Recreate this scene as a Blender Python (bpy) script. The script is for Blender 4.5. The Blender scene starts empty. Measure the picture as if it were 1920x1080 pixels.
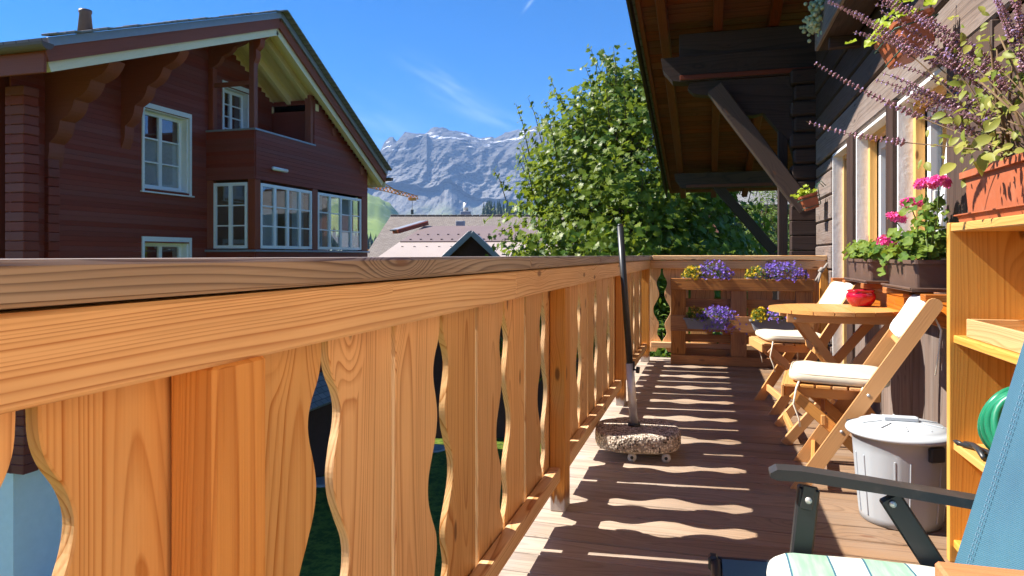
import bpy, bmesh, math, random
from mathutils import Vector, Matrix, noise as mnoise
R = math.radians
random.seed(7)
SC = bpy.context.scene
COL = SC.collection

# ------------------------------------------------------------------ camera
CAM_Z = 1.0
YAW = 15.8
cam_d = bpy.data.cameras.new('camera')
cam_d.sensor_width = 36.0
cam_d.lens = 36.0 * 1300 / 1920
cam_d.shift_y = -(540 - 479) / 1920
cam_d.clip_start = 0.03
cam_d.clip_end = 30000
cam = bpy.data.objects.new('camera', cam_d)
COL.objects.link(cam)
cam.location = (0, 0, CAM_Z)
cam.rotation_euler = (R(90), 0, R(YAW))
SC.camera = cam

# ------------------------------------------------------------------ sun and sky
SUN_EL = 45.8
sun_h = Vector((-0.995, -0.0995, 0)).normalized()
sun_dir = Vector((sun_h.x * math.cos(R(SUN_EL)), sun_h.y * math.cos(R(SUN_EL)), math.sin(R(SUN_EL))))
sl = bpy.data.lights.new('sun', 'SUN')
sl.energy = 5.0
sl.angle = R(0.5)
sl.color = (1.0, 0.93, 0.83)
so = bpy.data.objects.new('sun', sl)
COL.objects.link(so)
so.location = (-20, -2, 30)
so.rotation_euler = sun_dir.to_track_quat('Z', 'Y').to_euler()

world = bpy.data.worlds.new('World')
SC.world = world
world.use_nodes = True
SC.view_settings.view_transform = 'Standard'
SC.view_settings.look = 'None'
SC.view_settings.gamma = 1
SC.view_settings.exposure = 1.45
SC.cycles.max_bounces = 8
SC.cycles.diffuse_bounces = 6
SC.cycles.use_adaptive_sampling = True
SC.cycles.adaptive_threshold = 0.02
SC.cycles.glossy_bounces = 3
SC.cycles.transmission_bounces = 4
SC.cycles.transparent_max_bounces = 8
SC.cycles.volume_bounces = 0
SC.cycles.sample_clamp_indirect = 6
SC.cycles.caustics_reflective = False
SC.cycles.caustics_refractive = False


class NT:
    def __init__(self, tree):
        self.t = tree

    def __call__(self, typ, ins=None, **kw):
        n = self.t.nodes.new('ShaderNode' + typ)
        for k, v in kw.items():
            setattr(n, k, v)
        if ins:
            for k, v in (ins.items() if isinstance(ins, dict) else enumerate(ins)):
                s = n.inputs[k]
                if isinstance(v, bpy.types.NodeSocket):
                    self.t.links.new(v, s)
                elif v is not None:
                    s.default_value = v
        return n

    def m(self, op, a, b=None, c=None, clamp=False):
        n = self('Math', [a, b, c], operation=op)
        n.use_clamp = clamp
        return n.outputs[0]

    def vm(self, op, a, b=None):
        n = self('VectorMath', [a, b], operation=op)
        return n.outputs['Value'] if op in ('LENGTH', 'DOT_PRODUCT') else n.outputs[0]

    def noise(self, vec, scale, detail=2, rough=0.5, dist=0.0):
        return self('TexNoise', {'Vector': vec, 'Scale': scale, 'Detail': detail, 'Roughness': rough, 'Distortion': dist}).outputs['Fac']

    def ramp(self, fac, stops, interp='LINEAR'):
        n = self('ValToRGB', [fac])
        cr = n.color_ramp
        cr.interpolation = interp
        while len(cr.elements) < len(stops):
            cr.elements.new(0.5)
        for e, (p, c) in zip(cr.elements, stops):
            e.position = p
            e.color = (c, c, c, 1) if isinstance(c, (int, float)) else (*c[:3], 1)
        return n.outputs[0]

    def mix(self, fac, a, b, mode='MIX'):
        n = self.t.nodes.new('ShaderNodeMix')
        n.data_type = 'RGBA'
        n.blend_type = mode
        for i, v in ((0, fac), (6, a), (7, b)):
            if isinstance(v, bpy.types.NodeSocket):
                self.t.links.new(v, n.inputs[i])
            elif i == 0:
                n.inputs[0].default_value = v
            else:
                n.inputs[i].default_value = (*v[:3], 1)
        return n.outputs[2]

    def mapr(self, v, a, b, c=0.0, d=1.0, smooth=True):
        n = self('MapRange', {'Value': v, 'From Min': a, 'From Max': b, 'To Min': c, 'To Max': d})
        if smooth:
            n.interpolation_type = 'SMOOTHSTEP'
        return n.outputs[0]


w = NT(world.node_tree)
world.node_tree.nodes.clear()
sky = w('TexSky', sky_type='NISHITA')
sky.sun_disc = False
sky.sun_elevation = R(SUN_EL)
sky.sun_rotation = math.atan2(sun_h.x, sun_h.y)
sky.altitude = 3500
sky.air_density = 1.0
sky.dust_density = 0.0
sky.ozone_density = 8.0
# thin cirrus wisps: a stretched noise that only shows in two streaks of the sky
dirv = w('TexCoord').outputs['Generated']
fw = Vector((-math.sin(R(YAW)), math.cos(R(YAW)), 0))
rt = Vector((math.cos(R(YAW)), math.sin(R(YAW)), 0))
df = w.m('MAXIMUM', w.vm('DOT_PRODUCT', dirv, tuple(fw)), 0.05)
sx = w.m('DIVIDE', w.vm('DOT_PRODUCT', dirv, tuple(rt)), df)
sz = w.m('DIVIDE', w.vm('DOT_PRODUCT', dirv, (0, 0, 1)), df)


def streak(cx, cz, ang, ln, wd, strength, seed):
    ca, sa = math.cos(ang), math.sin(ang)
    ax = w.m('ADD', w.m('MULTIPLY', w.m('SUBTRACT', sx, cx), ca), w.m('MULTIPLY', w.m('SUBTRACT', sz, cz), sa))
    az = w.m('ADD', w.m('MULTIPLY', w.m('SUBTRACT', sx, cx), -sa), w.m('MULTIPLY', w.m('SUBTRACT', sz, cz), ca))
    g = w.m('ADD', w.m('POWER', w.m('DIVIDE', ax, ln), 2), w.m('POWER', w.m('DIVIDE', az, wd), 2))
    g = w.m('POWER', 2.718, w.m('MULTIPLY', g, -1))
    v = w('CombineXYZ', [w.m('MULTIPLY', ax, 9), w.m('MULTIPLY', az, 42), seed]).outputs[0]
    return w.m('MULTIPLY', w.m('MULTIPLY', g, w.mapr(w.noise(v, 1, 2, 0.62), 0.30, 0.78)), strength)


wis = w.m('ADD', streak(-0.095, 0.245, -0.55, 0.055, 0.016, 0.30, 3.0), streak(-0.02, 0.195, -0.35, 0.075, 0.012, 0.22, 8.0))
wis = w.m('ADD', wis, streak(0.024, 0.362, 0.9, 0.012, 0.0025, 0.5, 5.0))
wis = w.m('ADD', wis, streak(-0.19, 0.18, -0.5, 0.06, 0.035, 0.16, 14.0), clamp=True)
skys = w('HueSaturation', {'Color': sky.outputs[0], 'Saturation': 1.26, 'Value': 1.0}).outputs[0]
skyc = w.mix(wis, skys, (6.0, 7.0, 8.2))
bgn = w('Background', {'Color': skyc, 'Strength': 0.086})
wo = w('OutputWorld')
world.node_tree.links.new(bgn.outputs[0], wo.inputs[0])

# ------------------------------------------------------------------ object helpers
WM = {}
MESHES = {}


def tag(o, label=None, cat=None, group=None, kind=None):
    for k, v in (('label', label), ('category', cat), ('group', group), ('kind', kind)):
        if v:
            o[k] = v
    return o


def place(o, parent, mw):
    COL.objects.link(o)
    WM[o] = mw
    if parent is not None:
        o.parent = parent
        o.matrix_basis = WM[parent].inverted() @ mw
    else:
        o.matrix_basis = mw
    return o


def thing(name, loc, label, cat, group=None, rz=0.0, kind=None):
    o = bpy.data.objects.new(name, None)
    o.empty_display_size = 0.1
    place(o, None, Matrix.Translation(loc) @ Matrix.Rotation(rz, 4, 'Z'))
    return tag(o, label, cat, group, kind)


def mesh(name, verts, faces, mat, parent=None, mw=None, smooth=False, mats=None, fmat=None):
    me = bpy.data.meshes.new(name)
    me.from_pydata([tuple(v) for v in verts], [], faces)
    for mm in (mats or [mat]):
        me.materials.append(mm)
    if fmat:
        me.polygons.foreach_set('material_index', fmat)
    if smooth:
        me.polygons.foreach_set('use_smooth', [True] * len(me.polygons))
    me.update()
    o = bpy.data.objects.new(name, me)
    return place(o, parent, mw or Matrix.Identity(4))


def inst(name, me, parent, mw):
    return place(bpy.data.objects.new(name, me), parent, mw)


def cbox_mesh(l, wd, h, c, mat):
    key = (round(l, 4), round(wd, 4), round(h, 4), round(c, 4), mat.name)
    if key in MESHES:
        return MESHES[key]
    hx, hy, hz = l / 2, wd / 2, h / 2
    c = min(c, hx * .45, hy * .45, hz * .45)
    bm = bmesh.new()
    V = {}
    for sx_ in (-1, 1):
        for sy in (-1, 1):
            for sz_ in (-1, 1):
                V[sx_, sy, sz_, 0] = bm.verts.new((sx_ * hx, sy * (hy - c), sz_ * (hz - c)))
                V[sx_, sy, sz_, 1] = bm.verts.new((sx_ * (hx - c), sy * hy, sz_ * (hz - c)))
                V[sx_, sy, sz_, 2] = bm.verts.new((sx_ * (hx - c), sy * (hy - c), sz_ * hz))
                bm.faces.new([V[sx_, sy, sz_, k] for k in range(3)])
    q = ((-1, -1), (1, -1), (1, 1), (-1, 1))
    for s in (-1, 1):
        bm.faces.new([V[s, a, b, 0] for a, b in q])
        bm.faces.new([V[a, s, b, 1] for a, b in q])
        bm.faces.new([V[a, b, s, 2] for a, b in q])
    for a in (-1, 1):
        for b in (-1, 1):
            bm.faces.new([V[a, b, -1, 0], V[a, b, 1, 0], V[a, b, 1, 1], V[a, b, -1, 1]])
            bm.faces.new([V[a, -1, b, 0], V[a, 1, b, 0], V[a, 1, b, 2], V[a, -1, b, 2]])
            bm.faces.new([V[-1, a, b, 1], V[1, a, b, 1], V[1, a, b, 2], V[-1, a, b, 2]])
    bmesh.ops.recalc_face_normals(bm, faces=bm.faces)
    me = bpy.data.meshes.new('box')
    bm.to_mesh(me)
    bm.free()
    me.materials.append(mat)
    MESHES[key] = me
    return me


def box(name, x0, x1, y0, y1, z0, z1, mat, parent=None, c=0.003, frame=None):
    """box given by its extents; the longest side becomes local X (the grain direction)"""
    d = [abs(x1 - x0), abs(y1 - y0), abs(z1 - z0)]
    ctr = Vector(((x0 + x1) / 2, (y0 + y1) / 2, (z0 + z1) / 2))
    ax = d.index(max(d))
    if ax == 0:
        rot, l, wd, h = Matrix.Identity(4), d[0], d[1], d[2]
    elif ax == 1:
        rot, l, wd, h = Matrix.Rotation(R(90), 4, 'Z'), d[1], d[0], d[2]
    else:
        rot, l, wd, h = Matrix.Rotation(R(-90), 4, 'Y'), d[2], d[1], d[0]
    mw = Matrix.Translation(ctr) @ rot
    if frame is not None:
        mw = frame @ mw
    return inst(name, cbox_mesh(l, wd, h, c, mat), parent, mw)


def beam(name, p0, p1, wd, h, mat, parent=None, c=0.003, up=(0, 0, 1), frame=None):
    p0, p1 = Vector(p0), Vector(p1)
    xa = (p1 - p0)
    l = xa.length
    xa.normalize()
    ya = Vector(up).cross(xa)
    if ya.length < 1e-4:
        ya = Vector((0, 1, 0)).cross(xa)
    ya.normalize()
    za = xa.cross(ya)
    mw = Matrix((xa, ya, za)).transposed().to_4x4()
    mw.translation = (p0 + p1) / 2
    if frame is not None:
        mw = frame @ mw
    return inst(name, cbox_mesh(l, wd, h, c, mat), parent, mw)


def tube_geo(pts, rad, seg=8, caps=True):
    pts = [Vector(p) for p in pts]
    if not isinstance(rad, (list, tuple)):
        rad = [rad] * len(pts)
    V, F = [], []
    prev = None
    for i, p in enumerate(pts):
        t = (pts[min(i + 1, len(pts) - 1)] - pts[max(i - 1, 0)]).normalized()
        if prev is None:
            n = t.orthogonal().normalized()
        else:
            n = (prev - t * prev.dot(t))
            n = n.normalized() if n.length > 1e-5 else t.orthogonal().normalized()
        prev = n
        b = t.cross(n)
        for k in range(seg):
            a = 2 * math.pi * k / seg
            V.append(p + (n * math.cos(a) + b * math.sin(a)) * rad[i])
    for i in range(len(pts) - 1):
        for k in range(seg):
            F.append((i * seg + k, i * seg + (k + 1) % seg, (i + 1) * seg + (k + 1) % seg, (i + 1) * seg + k))
    if caps:
        F.append(tuple(range(seg - 1, -1, -1)))
        F.append(tuple((len(pts) - 1) * seg + k for k in range(seg)))
    return V, F


def tube(name, pts, rad, mat, parent=None, seg=8, mw=None, smooth=True):
    V, F = tube_geo(pts, rad, seg)
    return mesh(name, V, F, mat, parent, mw, smooth)


def lathe_geo(prof, seg=40):
    V, F = [], []
    n = len(prof)
    for k in range(seg):
        a = 2 * math.pi * k / seg
        for r, z in prof:
            V.append((r * math.cos(a), r * math.sin(a), z))
    for k in range(seg):
        for i in range(n - 1):
            F.append((k * n + i, ((k + 1) % seg) * n + i, ((k + 1) % seg) * n + i + 1, k * n + i + 1))
    return V, F


def lathe(name, prof, mat, parent, loc, seg=40, mw=None):
    V, F = lathe_geo(prof, seg)
    o = mesh(name, V, F, mat, parent, mw or Matrix.Translation(loc), True)
    return o


def prism(name, poly, axis, a0, a1, mat, parent=None, frame=None):
    """polygon of (p, q) extruded along an axis: axis x -> (y, z), y -> (x, z), z -> (x, y)"""
    def P(a, p, q):
        return {'x': (a, p, q), 'y': (p, a, q), 'z': (p, q, a)}[axis]
    n = len(poly)
    V = [P(a0, *p) for p in poly] + [P(a1, *p) for p in poly]
    F = [tuple(range(n)), tuple(range(2 * n - 1, n - 1, -1))]
    F += [(i, (i + 1) % n, n + (i + 1) % n, n + i) for i in range(n)]
    bm = bmesh.new()
    vs = [bm.verts.new(v) for v in V]
    for f in F:
        bm.faces.new([vs[i] for i in f])
    bmesh.ops.recalc_face_normals(bm, faces=bm.faces)
    me = bpy.data.meshes.new(name)
    bm.to_mesh(me)
    bm.free()
    me.materials.append(mat)
    return inst(name, me, parent, frame or Matrix.Identity(4))


def copy_tree(o, mw, parent=None):
    c = o.copy()
    place(c, parent, mw)
    for ch in [x for x in list(WM) if x.parent == o]:
        copy_tree(ch, mw @ WM[o].inverted() @ WM[ch], c)
    return c


# ------------------------------------------------------------------ materials
def newmat(name):
    m_ = bpy.data.materials.new(name)
    m_.use_nodes = True
    m_.node_tree.nodes.clear()
    t = NT(m_.node_tree)
    return m_, t


def finish(m_, t, col, rough=0.6, normal=None, spec=0.3, **kw):
    b = t('BsdfPrincipled', {'Roughness': rough, 'Specular IOR Level': spec})
    if isinstance(col, bpy.types.NodeSocket):
        t.t.links.new(col, b.inputs['Base Color'])
    else:
        b.inputs['Base Color'].default_value = (*col[:3], 1)
    if normal is not None:
        t.t.links.new(normal, b.inputs['Normal'])
    for k, v in kw.items():
        s = b.inputs[k]
        if isinstance(v, bpy.types.NodeSocket):
            t.t.links.new(v, s)
        else:
            s.default_value = v
    o = t('OutputMaterial')
    t.t.links.new(b.outputs[0], o.inputs[0])
    return b


def wood(name, light, dark, ring=0.009, contrast=1.0, rough=0.55, knots=1.0, knotcol=(0.16, 0.06, 0.02), vary=0.25,
         fiber=0.35, bump=0.15, grey=None, greyamt=0.0, spec=0.3, stretch=1.0, bleach=None, endgrey=None):
    m_, t = newmat(name)
    tc = t('TexCoord').outputs['Object']
    rnd = t('ObjectInfo').outputs['Random']
    r2 = t.m('FRACT', t.m('MULTIPLY', rnd, 91.7))
    r3 = t.m('FRACT', t.m('MULTIPLY', rnd, 517.3))
    off = t('CombineXYZ', [t.m('MULTIPLY', rnd, 53.0), t.m('MULTIPLY', r2, 31.0), t.m('MULTIPLY', r3, 17.0)]).outputs[0]
    p = t.vm('ADD', tc, off)
    s1 = t.vm('MULTIPLY', p, (0.75 * stretch, 5, 5))
    warp = t.m('SUBTRACT', t.noise(s1, 1.0, 1, 0.5), 0.5)
    warp2 = t.m('SUBTRACT', t.noise(t.vm('MULTIPLY', p, (4.0 * stretch, 22, 22)), 1.0, 0, 0.5), 0.5)
    # knots
    ps = t('SeparateXYZ', [p])
    kvec = t('CombineXYZ', [t.m('MULTIPLY', ps.outputs[0], 2.4 * stretch), t.m('MULTIPLY', t.m('ADD', ps.outputs[1], ps.outputs[2]), 6.5), 0.0]).outputs[0]
    kv = t('TexVoronoi', {'Vector': kvec, 'Scale': 1.0}, voronoi_dimensions='2D')
    kd = kv.outputs['Distance']
    keep = t.m('GREATER_THAN', t('SeparateColor', [kv.outputs['Color']]).outputs[0], 0.5)
    kn = t.m('MULTIPLY', t.mapr(kd, 0.085, 0.035, 0, 1), keep)
    khalo = t.m('MULTIPLY', t.mapr(kd, 0.42, 0.05, 0, 1), keep)
    sp = t('SeparateXYZ', [tc])
    yy = t.m('ADD', sp.outputs[1], t.m('MULTIPLY', t.m('SUBTRACT', r2, 0.5), 0.10))
    zz = t.m('ADD', sp.outputs[2], t.m('ADD', t.m('MULTIPLY', r3, 0.07), 0.055))
    rr = t.vm('LENGTH', t('CombineXYZ', [0.0, yy, zz]).outputs[0])
    rr = t.m('ADD', rr, t.m('MULTIPLY', warp, 0.105))
    rr = t.m('ADD', rr, t.m('MULTIPLY', warp2, 0.0025))
    rr = t.m('ADD', rr, t.m('MULTIPLY', khalo, 0.022 * knots))
    q = t.m('DIVIDE', rr, t.m('MULTIPLY', t.m('ADD', t.m('MULTIPLY', r3, 0.5), 0.75), ring))
    q = t.m('ADD', q, t.m('MULTIPLY', t.m('SINE', t.m('MULTIPLY', q, 0.41)), 0.8))
    q = t.m('ADD', q, t.m('MULTIPLY', t.m('SINE', t.m('MULTIPLY', q, 1.13)), 0.35))
    fr = t.m('FRACT', q)
    band = t.ramp(fr, [(0.0, 0.2), (0.08, 0.0), (0.5, 0.10), (0.78, 0.62), (0.92, 1.0), (1.0, 0.2)])
    # each ring has its own strength
    rs = t('TexWhiteNoise', [None, t.m('FLOOR', q)], noise_dimensions='1D').outputs[0]
    band = t.m('MULTIPLY', band, t.m('ADD', t.m('MULTIPLY', rs, 0.7), 0.35))
    fib = t.noise(t.vm('MULTIPLY', p, (5, 260, 260)), 1.0, 0, 0.6)
    big = t.noise(t.vm('MULTIPLY', p, (1.5, 5, 5)), 1.0, 1, 0.6)
    f = t.m('MULTIPLY', band, 0.85 * contrast, clamp=True)
    f = t.m('ADD', f, t.m('MULTIPLY', t.m('SUBTRACT', fib, 0.5), fiber), clamp=True)
    f = t.m('ADD', f, t.m('MULTIPLY', t.m('SUBTRACT', big, 0.5), 0.55 * contrast), clamp=True)
    c = t.mix(f, light, dark)
    if knots > 0:
        c = t.mix(t.m('MULTIPLY', kn, 0.85), c, knotcol)
    if bleach:
        x0, x1, bc, amt = bleach
        wx = t('SeparateXYZ', [t('NewGeometry').outputs['Position']]).outputs[0]
        bl = t.m('ADD', t.mapr(wx, x0, x1, 1, 0), t.m('MULTIPLY', t.m('SUBTRACT', big, 0.5), 0.9))
        c = t.mix(t.m('MULTIPLY', bl, amt, clamp=True), c, t.mix(f, bc, tuple(0.55 * k for k in bc)))
    if grey:
        gm = t.mapr(t.noise(t.vm('MULTIPLY', p, (2.2, 14, 14)), 1.0, 4, 0.65), 0.35, 0.72)
        c = t.mix(t.m('MULTIPLY', gm, greyamt), c, t.mix(f, grey, tuple(0.5 * k for k in grey)))
    if endgrey is not None:
        en = t.noise(t.vm('MULTIPLY', p, (9, 90, 90)), 1.0, 1, 0.6)
        ex = t.m('ADD', t.m('SUBTRACT', sp.outputs[0], endgrey), t.m('MULTIPLY', t.m('SUBTRACT', en, 0.5), -0.09))
        c = t.mix(t.mapr(ex, 0.095, 0.06, 0, 0.8), c, (0.20, 0.075, 0.03))
        c = t.mix(t.mapr(ex, 0.055, 0.035, 0, 0.9), c, (0.50, 0.45, 0.39))
    hs = t('HueSaturation', {'Color': c, 'Value': t.m('ADD', t.m('MULTIPLY', r2, vary), 1.0 - vary / 2),
                             'Saturation': t.m('ADD', t.m('MULTIPLY', r3, 0.15), 0.92)})
    bmp = t('Bump', {'Height': fib, 'Strength': bump, 'Distance': 0.004})
    rg = t.m('ADD', t.m('MULTIPLY', fib, 0.2), rough - 0.1)
    finish(m_, t, hs.outputs[0], rg, bmp.outputs[0], spec)
    return m_


def plain(name, col, rough=0.6, spec=0.3, vary=0.12, scale=8.0, bump=0.0, bscale=60.0, metallic=0.0, dirt=None, dirtamt=0.0, ovary=0.0, **kw):
    m_, t = newmat(name)
    tc = t('TexCoord').outputs['Object']
    n = t.noise(tc, scale, 4, 0.6)
    c = t.mix(t.m('MULTIPLY', n, 1.0), tuple(k * (1 - vary) for k in col), tuple(min(1, k * (1 + vary)) for k in col))
    if dirt:
        d = t.mapr(t.noise(tc, scale * 2.3, 5, 0.7), 0.5, 0.75)
        c = t.mix(t.m('MULTIPLY', d, dirtamt), c, dirt)
    if ovary:
        rnd = t('ObjectInfo').outputs['Random']
        c = t('HueSaturation', {'Color': c, 'Value': t.m('ADD', t.m('MULTIPLY', rnd, ovary), 1 - ovary / 2)}).outputs[0]
    nrm = None
    if bump:
        nrm = t('Bump', {'Height': t.noise(tc, bscale, 3, 0.6), 'Strength': bump, 'Distance': 0.01}).outputs[0]
    rg = t.m('ADD', t.m('MULTIPLY', n, 0.15), rough - 0.07)
    finish(m_, t, c, rg, nrm, spec, Metallic=metallic, **kw)
    return m_


def leafmat(name, ca, cb, trans=0.35, rough=0.45, vein=None):
    """leaf with a colour that differs from leaf to leaf (random per island) and light shining through"""
    m_, t = newmat(name)
    g = t('NewGeometry')
    rnd = t.m('FRACT', t.m('ADD', g.outputs['Random Per Island'], t('ObjectInfo').outputs['Random']))
    c = t.mix(rnd, ca, cb)
    n = t.noise(t('TexCoord').outputs['Object'], 40, 2)
    c = t.mix(t.m('MULTIPLY', n, 0.35), c, tuple(k * 0.6 for k in ca))
    b = t('BsdfPrincipled', {'Base Color': c, 'Roughness': rough, 'Specular IOR Level': 0.22})
    tr = t('BsdfTranslucent', {'Color': t.mix(0.5, c, (0.35, 0.42, 0.03))})
    mx = t('MixShader', [trans, b.outputs[0], tr.outputs[0]])
    o = t('OutputMaterial')
    t.t.links.new(mx.outputs[0], o.inputs[0])
    return m_


M = {}
M['pine'] = wood('pine_rail', (0.84, 0.55, 0.275), (0.46, 0.16, 0.034), ring=0.0078, contrast=1.1, bump=0.14, vary=0.2, grey=(0.50, 0.30, 0.14), greyamt=0.25)
M['pine_slat'] = wood('pine_slat', (0.82, 0.51, 0.235), (0.48, 0.175, 0.037), ring=0.0075, contrast=1.05, bump=0.12, vary=0.3, grey=(0.52, 0.30, 0.13), greyamt=0.25)
M['pine_post'] = wood('pine_post', (0.72, 0.36, 0.11), (0.45, 0.155, 0.027), ring=0.009, contrast=0.85, endgrey=-0.437)
M['cap'] = wood('weathered_cap', (0.44, 0.345, 0.265), (0.11, 0.062, 0.04), ring=0.0052, contrast=1.7, grey=(0.46, 0.42, 0.38), greyamt=0.15, rough=0.42, spec=0.5)
M['deck'] = wood('deck_board', (0.28, 0.172, 0.098), (0.115, 0.066, 0.036), ring=0.010, contrast=0.8, rough=0.5, grey=(0.24, 0.18, 0.14), greyamt=0.35,
                 vary=0.3, bump=0.35, bleach=(-0.60, 0.45, (0.56, 0.47, 0.38), 0.8))
M['pallet'] = wood('pallet_wood', (0.50, 0.22, 0.07), (0.24, 0.08, 0.024), contrast=1.0, rough=0.7, grey=(0.17, 0.07, 0.035), greyamt=0.6)
M['teak'] = wood('chair_wood', (0.62, 0.31, 0.105), (0.42, 0.175, 0.05), ring=0.006, contrast=0.6, knots=0, rough=0.45, vary=0.15)
M['varnish'] = wood('bookcase_wood', (0.66, 0.36, 0.085), (0.44, 0.185, 0.03), ring=0.012, contrast=0.9, rough=0.38, spec=0.45, vary=0.1, bump=0.05)
M['rawpine'] = wood('raw_pine', (0.64, 0.40, 0.17), (0.42, 0.18, 0.055), ring=0.008, contrast=0.9)
M['sillred'] = wood('sill_wood', (0.44, 0.15, 0.032), (0.22, 0.05, 0.011), ring=0.010, contrast=1.1, rough=0.4)
M['darkwood'] = wood('dark_timber', (0.050, 0.026, 0.018), (0.016, 0.008, 0.006), ring=0.014, contrast=1.0, rough=0.65, bump=0.4,
                     grey=(0.06, 0.044, 0.036), greyamt=0.3, vary=0.35, knotcol=(0.02, 0.01, 0.008))
M['weathered'] = wood('weathered_wall', (0.19, 0.14, 0.115), (0.065, 0.046, 0.038), ring=0.014, contrast=0.9, rough=0.7, bump=0.5,
                      grey=(0.25, 0.21, 0.19), greyamt=0.7, vary=0.25, knotcol=(0.03, 0.02, 0.015))
M['soffit'] = wood('soffit_board', (0.18, 0.040, 0.017), (0.06, 0.014, 0.007), ring=0.012, contrast=1.0, rough=0.6, vary=0.45)
M['rafter'] = wood('rafter_wood', (0.16, 0.034, 0.012), (0.075, 0.017, 0.007), ring=0.012, contrast=0.8, rough=0.5, vary=0.2)
M['frame_orange'] = wood('window_frame_wood', (0.72, 0.42, 0.14), (0.55, 0.27, 0.07), ring=0.012, contrast=0.5, knots=0.3, rough=0.45)
M['housered'] = wood('house_cladding', (0.235, 0.045, 0.025), (0.16, 0.029, 0.017), ring=0.02, contrast=0.7, rough=0.6, vary=0.18, knots=0)
M['housetrim'] = wood('house_trim', (0.28, 0.07, 0.036), (0.19, 0.043, 0.024), ring=0.02, contrast=0.6, rough=0.6, vary=0.15, knots=0)
M['cream'] = wood('cream_board', (0.86, 0.73, 0.48), (0.76, 0.62, 0.38), ring=0.03, contrast=0.5, knots=0, vary=0.12)
M['tablecorner'] = wood('red_brown_wood', (0.52, 0.20, 0.075), (0.36, 0.115, 0.04), ring=0.008, contrast=0.5, knots=0, rough=0.42)
M['whitepaint'] = plain('white_paint', (0.80, 0.80, 0.79), 0.5, 0.4, 0.05, bump=0.25, bscale=25, dirt=(0.5, 0.48, 0.46), dirtamt=0.25)
M['pvc'] = plain('white_frame', (0.84, 0.84, 0.83), 0.3, 0.5, 0.03)
M['plaster'] = plain('plaster', (0.90, 0.89, 0.88), 0.9, 0.1, 0.08, bump=0.2)
mgl, t = newmat('window_glass')
fz = t('Fresnel', {'IOR': 1.6}).outputs[0]
gl_ = t('BsdfGlossy', {'Color': (0.9, 0.93, 0.95, 1), 'Roughness': 0.02})
tr_ = t('BsdfTransparent', {'Color': (0.86, 0.88, 0.88, 1)})
bf_ = t.m('SUBTRACT', 1.0, t('NewGeometry').outputs['Backfacing'])
mx_ = t('MixShader', [t.m('MULTIPLY', t.m('ADD', t.m('MULTIPLY', fz, 0.9), 0.12), bf_), tr_.outputs[0], gl_.outputs[0]])
om_ = t('OutputMaterial')
t.t.links.new(mx_.outputs[0], om_.inputs[0])
M['glass'] = mgl
M['lace'] = plain('lace_curtain', (0.80, 0.80, 0.78), 0.9, 0.1, 0.35, scale=30)
M['greyplastic'] = plain('grey_planter', (0.22, 0.22, 0.235), 0.5, 0.3, 0.06)
M['brownplastic'] = plain('brown_planter', (0.115, 0.070, 0.052), 0.45, 0.35, 0.1, dirt=(0.2, 0.15, 0.12), dirtamt=0.3)
M['terracotta'] = plain('terracotta_plastic', (0.40, 0.115, 0.050), 0.5, 0.3, 0.1, dirt=(0.55, 0.30, 0.2), dirtamt=0.2)
M['soil'] = plain('soil', (0.03, 0.02, 0.014), 0.95, 0.1, 0.4, bump=0.6)
M['cushion'] = plain('cream_fabric', (0.60, 0.54, 0.42), 0.85, 0.15, 0.05, bump=0.25, bscale=350)
M['cushion_white'] = plain('white_fabric', (0.72, 0.69, 0.64), 0.85, 0.15, 0.04, bump=0.25, bscale=350)
M['redglaze'] = plain('red_glaze', (0.36, 0.006, 0.022), 0.12, 0.6, 0.1)
M['binbody'] = plain('grey_bin_plastic', (0.365, 0.395, 0.425), 0.42, 0.4, 0.05, dirt=(0.4, 0.4, 0.4), dirtamt=0.2)
M['binlid'] = plain('pale_lid_plastic', (0.50, 0.54, 0.57), 0.38, 0.4, 0.04, dirt=(0.5, 0.5, 0.48), dirtamt=0.25)
M['blackmetal'] = plain('black_metal', (0.022, 0.024, 0.027), 0.38, 0.5, 0.15)
M['armrest'] = plain('armrest_plastic', (0.035, 0.033, 0.034), 0.42, 0.5, 0.25, dirt=(0.12, 0.10, 0.09), dirtamt=0.4)
M['steel'] = plain('brushed_steel', (0.66, 0.65, 0.63), 0.36, 0.6, 0.08, metallic=0.45)
M['castor'] = plain('castor_plastic', (0.55, 0.52, 0.48), 0.5, 0.4, 0.1)
M['greenwire'] = plain('green_wire', (0.04, 0.11, 0.075), 0.45, 0.4, 0.15)
M['hose'] = plain('green_hose', (0.012, 0.20, 0.10), 0.35, 0.5, 0.12)
M['stem'] = plain('stem', (0.10, 0.14, 0.035), 0.6, 0.3, 0.2)
M['brownstem'] = plain('brown_stem', (0.17, 0.11, 0.06), 0.7, 0.2, 0.2)
M['bark'] = plain('bark', (0.10, 0.075, 0.055), 0.9, 0.1, 0.4, bump=0.8, bscale=20)
M['tie'] = plain('tie_ribbon', (0.75, 0.68, 0.55), 0.8, 0.15, 0.05)
M['rope'] = plain('rope', (0.30, 0.27, 0.24), 0.9, 0.1, 0.3)
M['zinc'] = plain('zinc', (0.30, 0.31, 0.34), 0.5, 0.4, 0.15, metallic=0.4)
M['copper'] = plain('brown_gutter', (0.14, 0.085, 0.065), 0.5, 0.4, 0.2)
M['latch'] = plain('pale_green_metal', (0.45, 0.50, 0.38), 0.45, 0.4, 0.1)
M['leaf_geranium'] = leafmat('geranium_leaf', (0.06, 0.15, 0.016), (0.22, 0.29, 0.04), 0.3, 0.6)
M['leaf_lime'] = leafmat('lime_leaf', (0.26, 0.36, 0.02), (0.42, 0.50, 0.04), 0.35)
M['leaf_basil'] = leafmat('basil_leaf', (0.16, 0.22, 0.03), (0.42, 0.40, 0.10), 0.35)
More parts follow.
